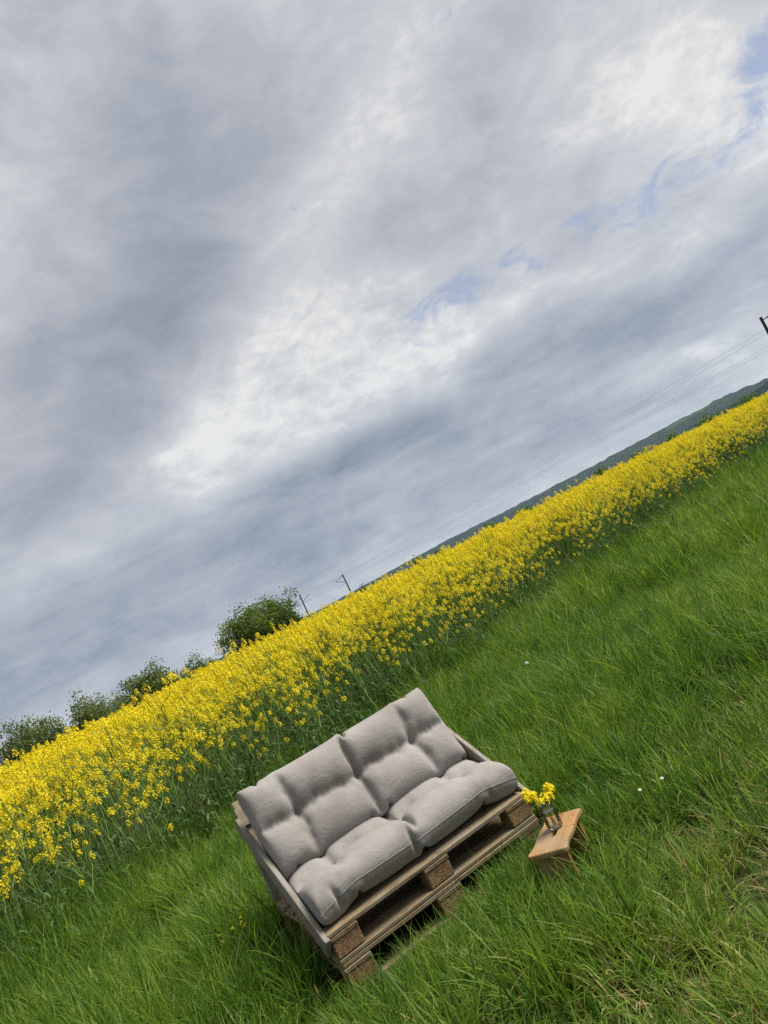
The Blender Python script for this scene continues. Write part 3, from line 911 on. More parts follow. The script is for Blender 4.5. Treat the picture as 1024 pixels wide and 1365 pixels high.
def inflate(Wd, Dp, tk, tufts, seed, nx=105, ny=47, steps=150, press=1.0, floor=None, slack=1.10, rc=0.09):
    """Wd x Dp is the finished outline (rounded corners, radius rc); the cloth is slack times larger"""
    q = np.random.default_rng(seed)
    U, V = np.meshgrid(np.linspace(-1, 1, nx), np.linspace(-1, 1, ny))
    # pull the four corners in to a rounded rectangle
    X, Y = U * Wd / 2, V * Dp / 2
    m = np.maximum(np.abs(U), np.abs(V))
    bx_, by_ = U / np.maximum(m, 1e-6) * Wd / 2, V / np.maximum(m, 1e-6) * Dp / 2
    cx_, cy_ = np.clip(bx_, -Wd / 2 + rc, Wd / 2 - rc), np.clip(by_, -Dp / 2 + rc, Dp / 2 - rc)
    ox_, oy_ = bx_ - cx_, by_ - cy_
    L = np.hypot(ox_, oy_)
    k = np.where(L > rc, rc / np.maximum(L, 1e-6), 1.0)
    rx, ry = cx_ + ox_ * k, cy_ + oy_ * k
    w = m[..., None] ** 3
    XY = np.stack([X, Y], -1) * (1 - w) + np.stack([rx, ry], -1) * m[..., None] * w
    P = np.zeros((2, ny, nx, 3))
    P[..., :2] = XY
    P[0, ..., 2] = 0.012; P[1, ..., 2] = -0.012
    def rest(a, b): return np.linalg.norm(b - a, axis=-1, keepdims=True) * slack
    P0 = P[:1].copy(); P0[..., 2] = 0
    Rx, Ry = rest(P0[:, :, :-1], P0[:, :, 1:]), rest(P0[:, :-1], P0[:, 1:])
    Rd1, Rd2 = rest(P0[:, :-1, :-1], P0[:, 1:, 1:]), rest(P0[:, 1:, :-1], P0[:, :-1, 1:])
    Bx, By = rest(P0[:, :, :-2], P0[:, :, 2:]), rest(P0[:, :-2], P0[:, 2:])
    P += q.normal(0, 0.0012, P.shape)
    edge = np.zeros((ny, nx), bool); edge[0] = edge[-1] = True; edge[:, 0] = edge[:, -1] = True
    def sync():
        mm = (P[0][edge] + P[1][edge]) * 0.5
        P[0][edge] = mm; P[1][edge] = mm
    ks = [(int(round((v + 0.5) * (ny - 1))), int(round((u + 0.5) * (nx - 1))), d) for u, v, d in tufts]
    tj = np.array([a[0] for a in ks]); ti = np.array([a[1] for a in ks]); td = np.array([a[2] for a in ks])[:, None]
    J = np.concatenate([tj, tj, tj, tj + 1, tj - 1]); I = np.concatenate([ti, ti + 1, ti - 1, ti, ti]); TD = np.concatenate([td] + [td + 0.006] * 4)
    def con(A, B, r_, kst, kcp):
        d = B - A
        L_ = np.sqrt((d * d).sum(-1, keepdims=True)) + 1e-9
        e = (L_ - r_) / L_
        s_ = np.where(e > 0, kst, kcp) * e * 0.5
        A += s_ * d; B -= s_ * d
    sync()
    old = P.copy()
    for it in range(steps):
        gu = np.gradient(P, axis=2); gv = np.gradient(P, axis=1)
        N = np.cross(gu, gv)
        N[1] *= -1
        N /= (np.linalg.norm(N, axis=-1, keepdims=True) + 1e-9)
        vel = (P - old) * 0.90
        old = P.copy()
        thick = np.abs(P[0, ..., 2] - P[1, ..., 2])[None, ..., None]
        P += vel + N * 0.0009 * press * np.clip((tk * 1.2 - thick) / (tk * 0.5), -1, 1)
        for k_ in range(7):
            for a in (0, 1):
                n_ = P[:, :, a + 1::2].shape[2]
                con(P[:, :, a:-1:2][:, :, :n_], P[:, :, a + 1::2], Rx[:, :, a::2], 1.0, 0.16)
                n_ = P[:, a + 1::2].shape[1]
                con(P[:, a:-1:2][:, :n_], P[:, a + 1::2], Ry[:, a::2], 1.0, 0.16)
            con(P[:, :-1, :-1], P[:, 1:, 1:], Rd1, 0.2, 0.05)
            con(P[:, 1:, :-1], P[:, :-1, 1:], Rd2, 0.2, 0.05)
            con(P[:, :, :-2], P[:, :, 2:], Bx, 0.0, 0.12)
            con(P[:, :-2], P[:, 2:], By, 0.0, 0.12)
            A_, B_ = P[0, J, I], P[1, J, I]
            e = B_ - A_; L_ = np.linalg.norm(e, axis=-1, keepdims=True) + 1e-9
            s_ = np.maximum(L_ - TD, 0) / L_ * 0.5
            P[0, J, I] = A_ + e * s_; P[1, J, I] = B_ - e * s_
            if floor is not None:
                P[1, ..., 2] = np.maximum(P[1, ..., 2], floor)
            P[..., 0] = np.clip(P[..., 0], -Wd / 2, Wd / 2); P[..., 1] = np.clip(P[..., 1], -Dp / 2, Dp / 2)
            sync()
    return P

def cushion_mesh(name, P, post=None):
    _, ny, nx, _ = P.shape
    V = P.reshape(-1, 3).copy()
    if post is not None:
        V = post(V)
    top = np.arange(ny * nx).reshape(ny, nx); bot = top + ny * nx
    b2 = bot.copy()
    b2[0] = top[0]; b2[-1] = top[-1]; b2[:, 0] = top[:, 0]; b2[:, -1] = top[:, -1]
    f = [q for q in np.stack([top[:-1, :-1], top[:-1, 1:], top[1:, 1:], top[1:, :-1]], -1).reshape(-1, 4).tolist()]
    f += [q for q in np.stack([b2[:-1, :-1], b2[1:, :-1], b2[1:, 1:], b2[:-1, 1:]], -1).reshape(-1, 4).tolist()]
    used = sorted({i for q in f for i in q}); mp = {o: n for n, o in enumerate(used)}
    me = bpy.data.meshes.new(name)
    me.from_pydata(V[used].tolist(), [], [tuple(mp[i] for i in q) for q in f])
    me.polygons.foreach_set('use_smooth', [True] * len(f))
    me.materials.append(m_fab); me.update()
    return me

def seam_loop(P, name, post=None, r=0.0035):
    """piping round the sewn edge"""
    _, ny, nx, _ = P.shape
    lp = [P[0, 0, i] for i in range(nx)] + [P[0, j, -1] for j in range(1, ny)] + [P[0, -1, i] for i in range(nx - 2, -1, -1)] + [P[0, j, 0] for j in range(ny - 2, 0, -1)]
    V = np.array(lp)
    if post is not None: V = post(V)
    mb = MB(); mb.tube(list(V) + [V[0]], [r] * (len(V) + 1), 5, 0, cap=False)
    return mb.mesh(name, [m_fab], True)

def button(name, pos, parent):
    mb = MB()
    mb.tube([(0, 0, -0.004), (0, 0, 0.001), (0, 0, 0.004)], [0.009, 0.009, 0.005], 10, 0)
    o = link(name, mb.mesh(name, [m_fab], True), parent); o.location = pos
    return o

# back cushion
def ties(vrow, hard, soft, row):
    """tufts, plus the cloth drawn in along the lines between them"""
    t_ = [(-0.29, vrow, 0.010), (0.0, vrow, 0.008), (0.29, vrow, 0.010)]
    for v in np.linspace(-0.45, 0.45, 22):
        if abs(v - vrow) > 0.03:
            t_.append((0.0, v, hard + 0.10 * abs(v - vrow)))
            for u_ in (-0.29, 0.29):
                t_.append((u_ + 0.02 * math.copysign(1, u_) * abs(v), v, soft + 0.13 * abs(v - vrow)))
    for u_ in np.linspace(-0.46, 0.46, 40):
        du = min(abs(u_), abs(u_ - 0.29), abs(u_ + 0.29))
        if du > 0.015:
            t_.append((u_, vrow + 0.012 * math.sin(u_ * 23), row + 0.22 * du))
    return t_
Pb = inflate(1.17, 0.485, 0.23, ties(0.0, 0.066, 0.085, 0.078), 4, slack=1.19)
bc = link('back_cushion', cushion_mesh('back_cushion', Pb))
tag(bc, 'tufted grey back cushion leaning upright against the backrest of the pallet sofa', 'cushion')
link('piping', seam_loop(Pb, 'piping', r=0.0022), bc)
for u_ in (-0.29, 0.0, 0.29):
    i = int(round((u_ + 0.5) * (Pb.shape[2] - 1))); j = (Pb.shape[1] - 1) // 2
    button('button', Pb[0, j, i] - np.array([0, 0, 0.002]), bc)
cc = np.array([0.505, 0.690])      # centre of the cushion in the sofa's y-z plane
# local x along the sofa, local y up the backrest, local z to the front
loc = np.array([SX, SY]) + ex * 0.595 + ey * cc[0]
lb = rad(23)
yv = np.array([*(ey * math.sin(lb)), math.cos(lb)]); xv = np.array([*ex, 0.0]); zv = np.cross(xv, yv)
bc.matrix_world = Matrix(((xv[0], yv[0], zv[0], loc[0]), (xv[1], yv[1], zv[1], loc[1]), (xv[2], yv[2], zv[2], cc[1]), (0, 0, 0, 1)))

# seat cushion
Ps = inflate(1.19, 0.56, 0.23, ties(-0.04, 0.080, 0.100, 0.078), 9, floor=-0.060, slack=1.18)
zmin = Ps[..., 2].min()
s_c = link('seat_cushion', cushion_mesh('seat_cushion', Ps))
tag(s_c, 'tufted grey seat cushion lying flat on the top pallet of the sofa', 'cushion')
link('piping', seam_loop(Ps, 'piping', r=0.0022), s_c)
for u_ in (-0.29, 0.0, 0.29):
    i = int(round((u_ + 0.5) * (Ps.shape[2] - 1))); j = int(round(0.46 * (Ps.shape[1] - 1)))
    button('button', Ps[0, j, i] - np.array([0, 0, 0.002]), s_c)
loc = np.array([SX, SY]) + ex * 0.605 + ey * 0.295
s_c.location = (loc[0], loc[1], 0.289 - zmin); s_c.rotation_euler = (0, 0, SA)

# ------------------------------------------------------------------ stool
stool = empty('wooden_stool', (STX, STY, 0.0), STA)
tag(stool, 'small worn orange-brown wooden footstool with wavy sides beside the pallet sofa', 'stool')
def outline(n=14):
    """half-length .185, waist narrower than the flared ends"""
    pts = []
    us = np.linspace(-1, 1, 29)
    hw = lambda u_: 0.089 + 0.007 * math.cos(math.pi * 2 * u_) * (0.4 + 0.6 * abs(u_)) - 0.003 * (1 - abs(u_))
    for u_ in us: pts.append((0.18 * u_, -hw(u_) if abs(u_) < 1 else -hw(u_) + 0.012))
    for u_ in us[::-1]: pts.append((0.18 * u_, hw(u_) if abs(u_) < 1 else hw(u_) - 0.012))
    return pts
ol = outline()
hole = [(0.045 * math.copysign(1, math.cos(a)) * 0.6 + 0.018 * math.cos(a), 0.0125 * math.sin(a)) for a in np.linspace(0, 2 * math.pi, 17)[:-1]]
bm = bmesh.new()
def ring_verts(pts, z): return [bm.verts.new((x, y, z)) for x, y in pts]
zt, zb_ = STH, STH - 0.022
levels = [(1.0, zt), (1.0, zb_)]
lo_t, lo_b = ring_verts([(x * 0.985, y * 0.972) for x, y in ol], zt), ring_verts([(x * 0.985, y * 0.972) for x, y in ol], zb_)
lo_m1, lo_m2 = ring_verts(ol, zt - 0.004), ring_verts(ol, zb_ + 0.004)
hi_t, hi_b = ring_verts(hole, zt), ring_verts(hole, zb_)
n_ = len(ol)
for A, B in ((lo_m1, lo_t), (lo_m2, lo_m1), (lo_b, lo_m2)):
    for i in range(n_):
        bm.faces.new((A[i], A[(i + 1) % n_], B[(i + 1) % n_], B[i]))
k_ = len(hole)
for i in range(k_):
    bm.faces.new((hi_t[i], hi_t[(i + 1) % k_], hi_b[(i + 1) % k_], hi_b[i]))
for lo, hi in ((lo_t, hi_t), (lo_b, hi_b)):
    eds = []
    for rg in (lo, hi):
        for i in range(len(rg)):
            eds.append(bm.edges.get((rg[i], rg[(i + 1) % len(rg)])))
    bmesh.ops.triangle_fill(bm, edges=eds, use_beauty=True)
bmesh.ops.recalc_face_normals(bm, faces=bm.faces[:])
me = bpy.data.meshes.new('seat'); bm.to_mesh(me); bm.free(); me.materials.append(m_stool)
link('seat', me, stool)
def leg_panel(x, tilt):
    """an end board with an arch cut out of its foot, so that it stands on two feet"""
    bm = bmesh.new()
    h = STH - 0.0225
    pr = [(-0.078, 0), (-0.074, h * 0.5), (-0.070, h), (0.070, h), (0.074, h * 0.5), (0.078, 0), (0.045, 0)]
    for a in np.linspace(0, math.pi, 9)[1:-1]:
        pr.append((0.043 * math.cos(a), 0.085 * math.sin(a)))
    pr.append((-0.045, 0))
    f1 = [bm.verts.new((-0.010, y, z)) for y, z in pr]; f2 = [bm.verts.new((0.010, y, z)) for y, z in pr]
    n = len(pr)
    for i in range(n):
        bm.faces.new((f1[i], f1[(i + 1) % n], f2[(i + 1) % n], f2[i]))
    for f_ in (f1, f2):
        bmesh.ops.triangle_fill(bm, edges=[bm.edges.get((f_[i], f_[(i + 1) % n])) for i in range(n)], use_beauty=True)
    bmesh.ops.recalc_face_normals(bm, faces=bm.faces[:])
    me = bpy.data.meshes.new('leg'); bm.to_mesh(me); bm.free(); me.materials.append(m_stool)
    o = link('leg', me, stool); o.location = (x, 0, 0); o.rotation_euler = (0, tilt, 0)
leg_panel(-0.14, rad(2.5)); leg_panel(0.14, rad(-2.5))
o = link('stretcher', box_mesh('stretcher', 0.27, 0.018, 0.06, m_stool, 0.003), stool); o.location = (0, 0, STH - 0.023 - 0.031)
o.location.y = 0.03

# ------------------------------------------------------------------ jar of flowers on the stool
m_glass, T, out = material('clear_jar_glass')
tp = T.n('ShaderNodeBsdfTransparent'); tp.inputs[0].default_value = (0.975, 0.985, 0.975, 1)
gl = T.n('ShaderNodeBsdfGlossy'); gl.inputs['Roughness'].default_value = 0.06
lw = T.n('ShaderNodeLayerWeight'); lw.inputs[0].default_value = 0.35
mx = T.n('ShaderNodeMixShader'); T.put(mx.inputs[0], T.add(T.mul(lw.outputs['Fresnel'], 0.8), 0.10))
T.t.links.new(tp.outputs[0], mx.inputs[1]); T.t.links.new(gl.outputs[0], mx.inputs[2]); T.t.links.new(mx.outputs[0], out.inputs[0])
def lathe(prof, n=32):
    v, f = [], []
    for r, z in prof:
        for k in range(n):
            a = 2 * math.pi * k / n
            v.append((r * math.cos(a), r * math.sin(a), z))
    m = len(prof)
    for i in range(m - 1):
        for k in range(n):
            k2 = (k + 1) % n
            f.append((i * n + k, i * n + k2, (i + 1) * n + k2, (i + 1) * n + k))
    f.append(tuple(range(n))[::-1]); f.append(tuple(range((m - 1) * n, m * n)))
    return v, f
c, s = math.cos(STA), math.sin(STA)
JX, JY = STX + c * 0.040 - s * 0.004, STY + s * 0.040 + c * 0.004
jar = empty('glass_jar', (JX, JY, STH + 0.0005))
tag(jar, 'clear glass jar holding yellow flowers on the little stool', 'jar')
HJ = 0.115
outer = [(0.024, 0.0), (0.031, 0.002), (0.036, 0.008), (0.037, 0.02), (0.037, 0.080), (0.035, 0.090), (0.032, 0.095), (0.032, 0.1), (0.034, 0.1015), (0.0322, 0.104), (0.034, 0.1065), (0.0325, 0.109), (0.0335, 0.113), (0.0325, HJ)]
inner = [(0.0305, HJ), (0.030, 0.097), (0.033, 0.089), (0.0345, 0.08), (0.0345, 0.02), (0.033, 0.009), (0.026, 0.0055), (0.004, 0.005)]
mb = MB(); v, f = lathe(outer + inner); mb.add(v, f, 0)
link('jar_body', mb.mesh('jar_body', [m_glass], True), jar)
# sprigs
cr = np.cross
sx, sy = -ex[0], -ex[1]
for i, (tx_, ty_, tz_, n_h, lab) in enumerate((
        (-0.048, 0.026, 0.168, 4, 'leftmost yellow rapeseed sprig in the jar, leaning towards the sofa'),
        (-0.022, 0.002, 0.160, 4, 'yellow rapeseed sprig in the jar between the leftmost and the middle one'),
        (0.000, -0.022, 0.145, 4, 'low middle rapeseed sprig just above the jar rim'),
        (0.040, 0.012, 0.156, 4, 'rightmost yellow rapeseed sprig in the jar, apart from the others'))):
    q = np.random.default_rng(60 + i)
    sp = empty('rapeseed_sprig', (JX, JY, STH + 0.008))
    tag(sp, lab, 'flower', 'rapeseed sprigs in the jar')
    top = np.array([tx_, ty_, tz_]) - np.array([0, 0, 0.008])
    rim = np.array([tx_ * 0.30, ty_ * 0.30, 0.104]); rim[:2] *= min(1, 0.022 / (np.linalg.norm(rim[:2]) + 1e-6))
    bot = np.array([-tx_ * 0.22, -ty_ * 0.3, 0.0])
    bot[:2] *= min(1, 0.018 / (np.linalg.norm(bot[:2]) + 1e-6))
    mb = MB(); mb.tube([bot, bot * 0.5 + rim * 0.5, rim, rim * 0.4 + top * 0.6 + np.array([0, 0, 0.004]), top], [0.0022, 0.0021, 0.002, 0.0017, 0.0013], 6, 0, 0.6)
    st_ = link('stem', mb.mesh('stem', RAPE, True), sp)
    for k in range(n_h):
        m_ = MB()
        off = q.normal(0, 0.013, 3) * np.array([1, 1, 0.6])
        ax = np.array([off[0] * 18, off[1] * 18, 1.0])
        m_.tube([(0, 0, -0.018), (0, 0, 0.004)], [0.001, 0.001], 3, 0, 0.6)
        raceme(m_, (0, 0, -0.004), ax, 0.026, 0.0155, 15, 0.0092, q, 4, 0.6)
        h_ = link('flower_head', m_.mesh('flower_head', RAPE), sp); h_.location = Vector(top + off)

# ------------------------------------------------------------------ small flowers in the grass
m_fluff, T, out = material('dandelion_fluff')
principled(T, out, T.mix(T.noise(wpos(T), 200, 2), (0.42, 0.42, 0.40), (0.60, 0.60, 0.57)), 0.9, 0.1)
def on_ground(x, y): return float(terrain_z(np.float64(x), np.float64(y)))
def dandelion(x, y, h, label):
    q = np.random.default_rng(int(abs(x * 100)))
    t_ = empty('dandelion_clock', (x, y, on_ground(x, y)))
    mb = MB(); mb.tube([(0, 0, 0), (0.01, 0.005, h * 0.6), (0.012, 0.0, h)], [0.003, 0.0026, 0.002], 5, 0, 0.8)
    link('stem', mb.mesh('stem', RAPE, True), t_)
    m_ = MB()
    for k in range(150):
        d = q.normal(size=3); d /= np.linalg.norm(d)
        a = np.cross(d, (0.3, 0.5, 0.8)); a /= np.linalg.norm(a); b = np.cross(d, a)
        e = d * 0.019
        m_.add([d * 0.003, e + a * 0.0045, e - a * 0.0045], [(0, 1, 2)], 0)
        m_.add([e + a * 0.005, e + b * 0.005, e - a * 0.005, e - b * 0.005], [(0, 1, 2, 3)], 0)
    o = link('seed_head', m_.mesh('seed_head', [m_fluff]), t_); o.location = (0.012, 0, h)
    tag(t_, label, 'flower')
def daisy(x, y, h, label, group):
    t_ = empty('white_flower', (x, y, on_ground(x, y)))
    mb = MB(); mb.tube([(0, 0, 0), (0.004, 0.0, h)], [0.0018, 0.0014], 4, 0, 0.8)
    link('stem', mb.mesh('stem', RAPE, True), t_)
    m_ = MB()
    for k in range(12):
        a = k * math.pi / 6
        d = np.array([math.cos(a), math.sin(a), 0.25]); s_ = np.array([-math.sin(a), math.cos(a), 0])
        m_.add([d * 0.002, d * 0.006 + s_ * 0.0018, d * 0.009, d * 0.006 - s_ * 0.0018], [(0, 1, 2, 3)], 0)
    m_.tube([(0, 0, 0), (0, 0, 0.005)], [0.003, 0.002], 8, 1)
    o = link('flower_head', m_.mesh('flower_head', [m_fluff, m_petal]), t_); o.location = (0.004, 0, h); o.rotation_euler = (0.5, 0.1, 0)
    tag(t_, label, 'flower', group)
def buttercup(x, y, h, n, seed, label):
    q = np.random.default_rng(seed)
    t_ = empty('buttercup', (x, y, on_ground(x, y)))
    mb = MB()
    tips = []
    for k in range(n):
        a = q.random() * 6.28; r = 0.03 + 0.07 * q.random(); z = h * (0.75 + 0.3 * q.random())
        p = np.array([math.cos(a) * r, math.sin(a) * r, z]); tips.append(p)
        mb.tube([(0, 0, 0), p * np.array([0.4, 0.4, 0.6]), p], [0.0018, 0.0015, 0.001], 4, 0, 0.7, cap=False)
    link('stem', mb.mesh('stem', RAPE, True), t_)
    for p in tips:
        m_ = MB()
        for k in range(3): flower(m_, q.normal(0, 0.003, 3), np.array([q.normal(0, .3), q.normal(0, .3), 1]), 0.011, 0.6, q)
        o = link('flower_head', m_.mesh('flower_head', RAPE), t_); o.location = Vector(p)
    tag(t_, label, 'flower')
dandelion(0.557, 7.11, 0.33, 'white dandelion seed head in the tall grass behind the sofa, right of centre')
daisy(0.497, 3.636, 0.20, 'left one of two white flowers in the grass right of the stool', 'white flowers in the grass')
daisy(0.613, 3.651, 0.20, 'right one of two white flowers in the grass right of the stool', 'white flowers in the grass')
buttercup(-1.666, 4.30, 0.30, 3, 5, 'small yellow wildflower left of the sofa, the farther of two')
buttercup(-1.69, 4.12, 0.28, 5, 6, 'small yellow wildflower left of the sofa, the nearer of two')
buttercup(2.25, 8.29, 0.45, 2, 7, 'yellow wildflower in the grass right of the sofa near the field')

# ------------------------------------------------------------------ trees and bushes beyond the field
def leaf_mat(name, a, b, c):
    return leafy(name, lambda T: T.ramp(T.add(T.mul(attr(T), 0.7), T.mul(T.noise(wpos(T), 0.7, 2), 0.35)), [(0.2, a), (0.55, b), (0.9, c)]), 0.3, 0.55, 0.25, 1.2)
m_dark = leaf_mat('dark_tree_leaf', (0.040, 0.075, 0.010), (0.090, 0.148, 0.018), (0.165, 0.215, 0.034))
m_olive = leaf_mat('olive_bush_leaf', (0.056, 0.090, 0.022), (0.115, 0.160, 0.038), (0.185, 0.220, 0.066))
m_bark, T, out = material('tree_bark')
n_ = T.noise(T.vm('MULTIPLY', wpos(T), (6, 6, 1.2)), 2.0, 5, 0.7)
principled(T, out, T.ramp(n_, [(0.3, (0.03, 0.022, 0.016)), (0.7, (0.10, 0.078, 0.055))]), 0.95, 0.1, bump(T, n_, 0.8, 0.05))

def make_tree(name, x, y, H, Wd, seed, leafm, label, n_leaf=11000, leaf=0.13, trunk=0.25, base=0.15, group=None, cat='tree'):
    q = np.random.default_rng(seed)
    z0 = on_ground(x, y)
    t_ = empty(name, (x, y, z0))
    tb_ = MB(); tips = []
    def grow(p, d, L, r, lev):
        n = 4
        pts, rr = [p.copy()], [r]
        for i in range(n):
            d = d + q.normal(0, 0.13, 3); d[2] += 0.04; d /= np.linalg.norm(d)
            p = p + d * L / n
            pts.append(p.copy()); rr.append(r * (1 - 0.45 * (i + 1) / n))
            if lev >= 2: tips.append(p.copy())
        tb_.tube(pts, rr, 6 if lev < 2 else 4, 0, 0.5, cap=False)
        if lev < 3:
            for k in range(q.integers(3, 6) if lev else q.integers(5, 8)):
                a = q.random() * 6.283; sp_ = q.uniform(0.5, 1.1)
                nd = d * math.cos(sp_) + np.array([math.cos(a), math.sin(a), 0.15]) * math.sin(sp_) * (Wd / H * 1.15)
                nd /= np.linalg.norm(nd)
                at_ = pts[-1] if k < 2 else pts[q.integers(2, len(pts))]
                grow(at_, nd, L * q.uniform(0.55, 0.82), r * 0.55, lev + 1)
    grow(np.array([0, 0, -0.2]), np.array([q.normal(0, .05), q.normal(0, .05), 1.0]), H * (base + 0.16), trunk, 0)
    link('trunk', tb_.mesh('trunk', [m_bark], True), t_)
    tips = np.array(tips)
    # fit the crown into the wanted box
    ctr = np.array([0, 0, H * (0.5 + base * 0.5)]); half = np.array([Wd / 2, Wd / 2, H * (1 - base) / 2])
    e = (tips - ctr) / half
    rr = np.linalg.norm(e, axis=1, keepdims=True)
    tips = ctr + half * e / np.maximum(rr, 1e-6) * np.minimum(rr, 0.97)
    extra = q.normal(size=(len(tips) // 2 + 40, 3)); extra /= np.linalg.norm(extra, axis=1, keepdims=True)
    lum = 0.70 + 0.38 * np.sin(extra[:, :1] * 4 + seed) * np.cos(extra[:, 1:2] * 5) + 0.13 * q.normal(size=(len(extra), 1))
    tips = np.concatenate([tips, ctr + half * extra * lum])
    tips = tips[tips[:, 2] > H * base * 0.6]
    ci = q.integers(0, len(tips), n_leaf)
    tone = q.random(len(tips))
    P_ = tips[ci] + q.normal(0, 0.045 * Wd + 0.05, (n_leaf, 3)) * np.array([1, 1, 0.75])
    P_[:, 2] = np.maximum(P_[:, 2], 0.1)
    A = q.normal(size=(n_leaf, 3)); A /= np.linalg.norm(A, axis=1, keepdims=True)
    B = np.cross(A, q.normal(size=(n_leaf, 3))); B /= np.linalg.norm(B, axis=1, keepdims=True)
    sz = leaf * q.uniform(0.6, 1.3, (n_leaf, 1))
    V = np.stack([P_ - A * sz, P_ + B * sz * 0.5, P_ + A * sz, P_ - B * sz * 0.5], 1).reshape(-1, 3)
    me = bpy.data.meshes.new('crown')
    me.from_pydata(V.tolist(), [], np.arange(n_leaf * 4).reshape(-1, 4).tolist())
    me.materials.append(leafm)
    at = me.attributes.new('tint', 'FLOAT', 'POINT')
    at.data.foreach_set('value', np.repeat(np.clip(tone[ci] * 0.7 + q.normal(0.15, 0.15, n_leaf), 0, 1), 4))
    me.update()
    link('crown', me, t_)
    return tag(t_, label, cat, group)
def polar(az, d): return d * math.sin(rad(az)), d * math.cos(rad(az))
def planted(name, az, d, top_el, wdeg, seed, m_, label, **kw):
    x, y = polar(az, d)
    H = EYE.z + d * tan(top_el) - on_ground(x, y)
    return make_tree(name, x, y, H, d * rad(wdeg), seed, m_, label, **kw)
planted('round_tree', -11.6, 62, 2.35, 6.4, 31, m_dark, 'dark green round-crowned tree left of the two railway masts', n_leaf=60000, leaf=0.095, base=0.2)
planted('bush', -20.3, 52, 1.55, 4.4, 32, m_olive, 'dense green bush rising behind the yellow field, next left of the round tree', n_leaf=42000, leaf=0.085, base=0.02, trunk=0.12, cat='bush')
planted('bush', -17.0, 58, 0.95, 2.6, 33, m_dark, 'low dark bush between the round tree and the dense green bush', n_leaf=14000, leaf=0.08, base=0.02, trunk=0.1, cat='bush')
planted('bush', -24.6, 50, 1.62, 3.6, 34, m_olive, 'loose grey-green bush second from the left edge of the picture', n_leaf=26000, leaf=0.08, base=0.02, trunk=0.1, cat='bush')
planted('bush', -22.6, 54, 1.05, 2.2, 36, m_olive, 'small grey-green bush in the dip between two larger bushes', n_leaf=11000, leaf=0.07, base=0.02, trunk=0.1, cat='bush')
planted('bush', -28.6, 48, 1.85, 4.6, 35, m_olive, 'wide grey-green bush at the left edge of the picture', n_leaf=40000, leaf=0.08, base=0.02, trunk=0.12, cat='bush')
planted('bush', -34.5, 46, 2.0, 5.0, 37, m_olive, 'grey-green bush beyond the wide bush at the far left', n_leaf=14000, leaf=0.09, base=0.02, trunk=0.12, cat='bush')
# small dark trees along the railway and the valley side
far = [(-7.0, 150, 0.10, 1.3, 'low dark tree at the foot of the left railway mast'), (-3.9, 160, 0.35, 1.1, 'low dark tree beside the right railway mast'),
       (0.6, 170, 0.55, 1.2, 'small dark tree above the field right of the masts'), (2.3, 190, 0.45, 0.9, 'tiny dark tree just right of the small dark tree'),
       (6.8, 150, 0.42, 1.6, 'dark bushy tree over the middle of the field'), (9.3, 155, 0.38, 1.8, 'wider dark bushy tree over the middle of the field'),
       (15.4, 160, 0.52, 1.2, 'dark tree against the ridge right of the middle'), (18.2, 170, 0.42, 2.0, 'row-end dark tree below the ridge'),
       (20.8, 165, 0.50, 1.7, 'dark tree below the high end of the ridge'), (23.2, 160, 0.55, 1.8, 'dark tree second from the right edge below the ridge'),
       (25.8, 165, 0.62, 2.0, 'dark tree by the right edge of the picture below the ridge')]
for i, (az, d, el, wd, lab) in enumerate(far):
    planted('valley_tree', az, d, el - 0.10, wd, 50 + i, m_dark, lab, n_leaf=5000, leaf=0.2, base=0.05, trunk=0.2, group='small trees beyond the field')

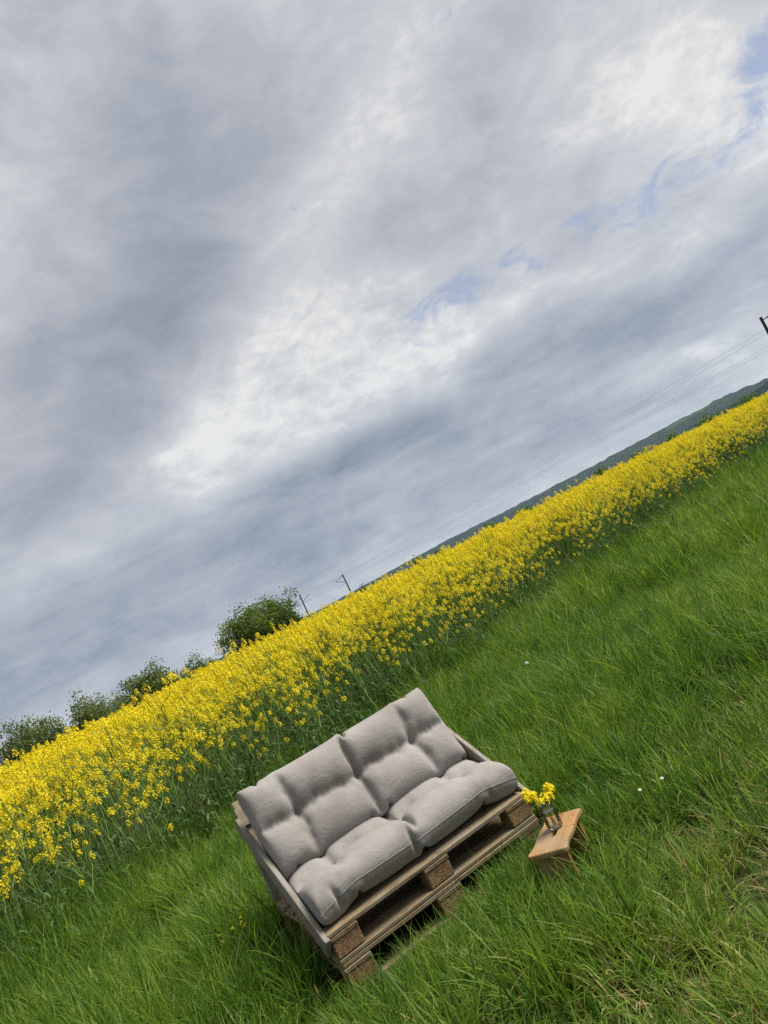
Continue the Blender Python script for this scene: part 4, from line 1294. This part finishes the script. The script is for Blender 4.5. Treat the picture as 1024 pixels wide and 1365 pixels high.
# ------------------------------------------------------------------ railway masts and wires
m_mast, T, out = material('dark_steel_mast')
principled(T, out, T.ramp(T.noise(wpos(T), 3.0, 4), [(0.3, (0.018, 0.017, 0.016)), (0.7, (0.045, 0.042, 0.038))]), 0.7, 0.3)
m_ins, T, out = material('brown_insulator')
principled(T, out, T.mix(T.noise(wpos(T), 9.0, 2), (0.06, 0.03, 0.02), (0.10, 0.06, 0.04)), 0.3, 0.5)
def mast(az, d, top_el, arm, label, lean=0.0):
    x, y = polar(az, d)
    z0 = on_ground(x, y); H = EYE.z + d * tan(top_el) - z0
    t_ = empty('railway_mast', (x, y, z0), -rad(az))
    mb = MB()
    w = 0.25 if d > 150 else 0.18
    # tapered H-section: two flanges and a web
    for (x0, x1, y0, y1) in ((-w, w, -w, -w + 0.035), (-w, w, w - 0.035, w), (-0.02, 0.02, -w + 0.035, w - 0.035)):
        tpr = 0.75
        v = [(a, b, -0.6) for a, b in ((x0, y0), (x1, y0), (x1, y1), (x0, y1))] + [(a * tpr, b * tpr, H) for a, b in ((x0, y0), (x1, y0), (x1, y1), (x0, y1))]
        mb.add(v, [(3, 2, 1, 0), (4, 5, 6, 7), (0, 1, 5, 4), (1, 2, 6, 5), (2, 3, 7, 6), (3, 0, 4, 7)])
    link('mast_post', mb.mesh('mast_post', [m_mast]), t_)
    sg = arm
    mb = MB()
    def bar(p, q_, r): mb.tube([p, q_], [r, r], 5, 0)
    if d > 150:
        bar((0, 0, H - 2.6), (sg * 2.9, 0, H - 1.2), 0.075)
        if sg < 0: bar((0, 0, H - 0.4), (sg * 3.0, 0, H - 1.3), 0.07)
        bar((sg * 0.4, 0, H - 2.9), (sg * 3.1, 0, H - 3.15), 0.035)
    else:
        bar((0, 0, H - 2.2), (sg * 2.9, 0, H - 0.9), 0.05)
        bar((0, 0, H - 2.4), (sg * 3.1, 0, H - 2.6), 0.04)
    link('cantilever', mb.mesh('cantilever', [m_mast]), t_)
    mb = MB(); mb.tube([(sg * 0.0, 0, H - 0.35), (sg * 0.55, 0, H - 0.3)], [0.05, 0.05], 6, 0)
    mb.tube([(sg * 0.55, 0, H - 0.42), (sg * 0.55, 0, H - 0.18)], [0.06, 0.05], 6, 0)
    link('insulator', mb.mesh('insulator', [m_ins]), t_)
    tag(t_, label, 'mast')
    return np.array([x, y, z0 + H])
A = mast(-8.3, 247, 1.66, 1, 'left one of the two distant railway masts, arm pointing right')
B = mast(-4.8, 243, 1.62, -1, 'right one of the two distant railway masts, arm pointing left')
C_ = mast(28.95, 85, 4.66, 1, 'dark railway mast cut off by the right edge of the picture')
m_wire, T, out = material('overhead_wire')
principled(T, out, T.mix(T.noise(wpos(T), 2.0, 2), (0.05, 0.05, 0.055), (0.09, 0.09, 0.095)), 0.6, 0.4, Metallic=0.3)
def wire(p, q_, sag, label):
    mb = MB()
    n = 24
    ts_ = np.linspace(-0.25, 1.25, n)
    pts = [p * (1 - t_) + q_ * t_ - np.array([0, 0, sag * (1 - (2 * t_ - 1) ** 2)]) for t_ in ts_]
    c0 = (pts[0] + pts[-1]) / 2
    mb.tube([a - pts[0] for a in pts], [0.008] * n, 4, 0)
    o = link('overhead_wire', mb.mesh('overhead_wire', [m_wire], True)); o.location = Vector(pts[0])
    tag(o, label, 'wire', 'overhead wires of the railway')
# the wires hang from the cantilevers, so they run a little to one side of the masts
for dx_, dz_, sg_, lab in ((2.8, -1.0, 0.5, 'upper wire of the nearer track, topmost of the four overhead wires'), (2.8, -2.7, 0.1, 'lower wire of the nearer track, second of the four overhead wires'),
                           (7.5, -1.1, 0.5, 'upper wire of the farther track, third of the four overhead wires'), (7.5, -2.8, 0.1, 'lower wire of the farther track, lowest of the four overhead wires')):
    wire(A + np.array([dx_, 0, dz_]), C_ + np.array([dx_, 0, dz_]), sg_, lab)

# ------------------------------------------------------------------ haze over the valley
m_haze = bpy.data.materials.new('valley_air'); m_haze.use_nodes = True
m_haze.node_tree.nodes.clear()
T = NT(m_haze.node_tree); out = T.n('ShaderNodeOutputMaterial')
pv = T.n('ShaderNodeVolumePrincipled')
pv.inputs['Color'].default_value = (0.72, 0.85, 1.0, 1); pv.inputs['Density'].default_value = 5e-5; pv.inputs['Anisotropy'].default_value = 0.2
T.t.links.new(pv.outputs[0], out.inputs['Volume'])
bm = bmesh.new(); bmesh.ops.create_cube(bm, size=1.0)
for v in bm.verts: v.co = Vector((v.co.x * 9500, v.co.y * 9500, -55 + (v.co.z + 0.5) * 127))
me = bpy.data.meshes.new('haze'); bm.to_mesh(me); bm.free(); me.materials.append(m_haze)
hz_o = tag(link('haze', me), 'thin blue-grey haze lying over the valley', 'haze', kind='stuff')
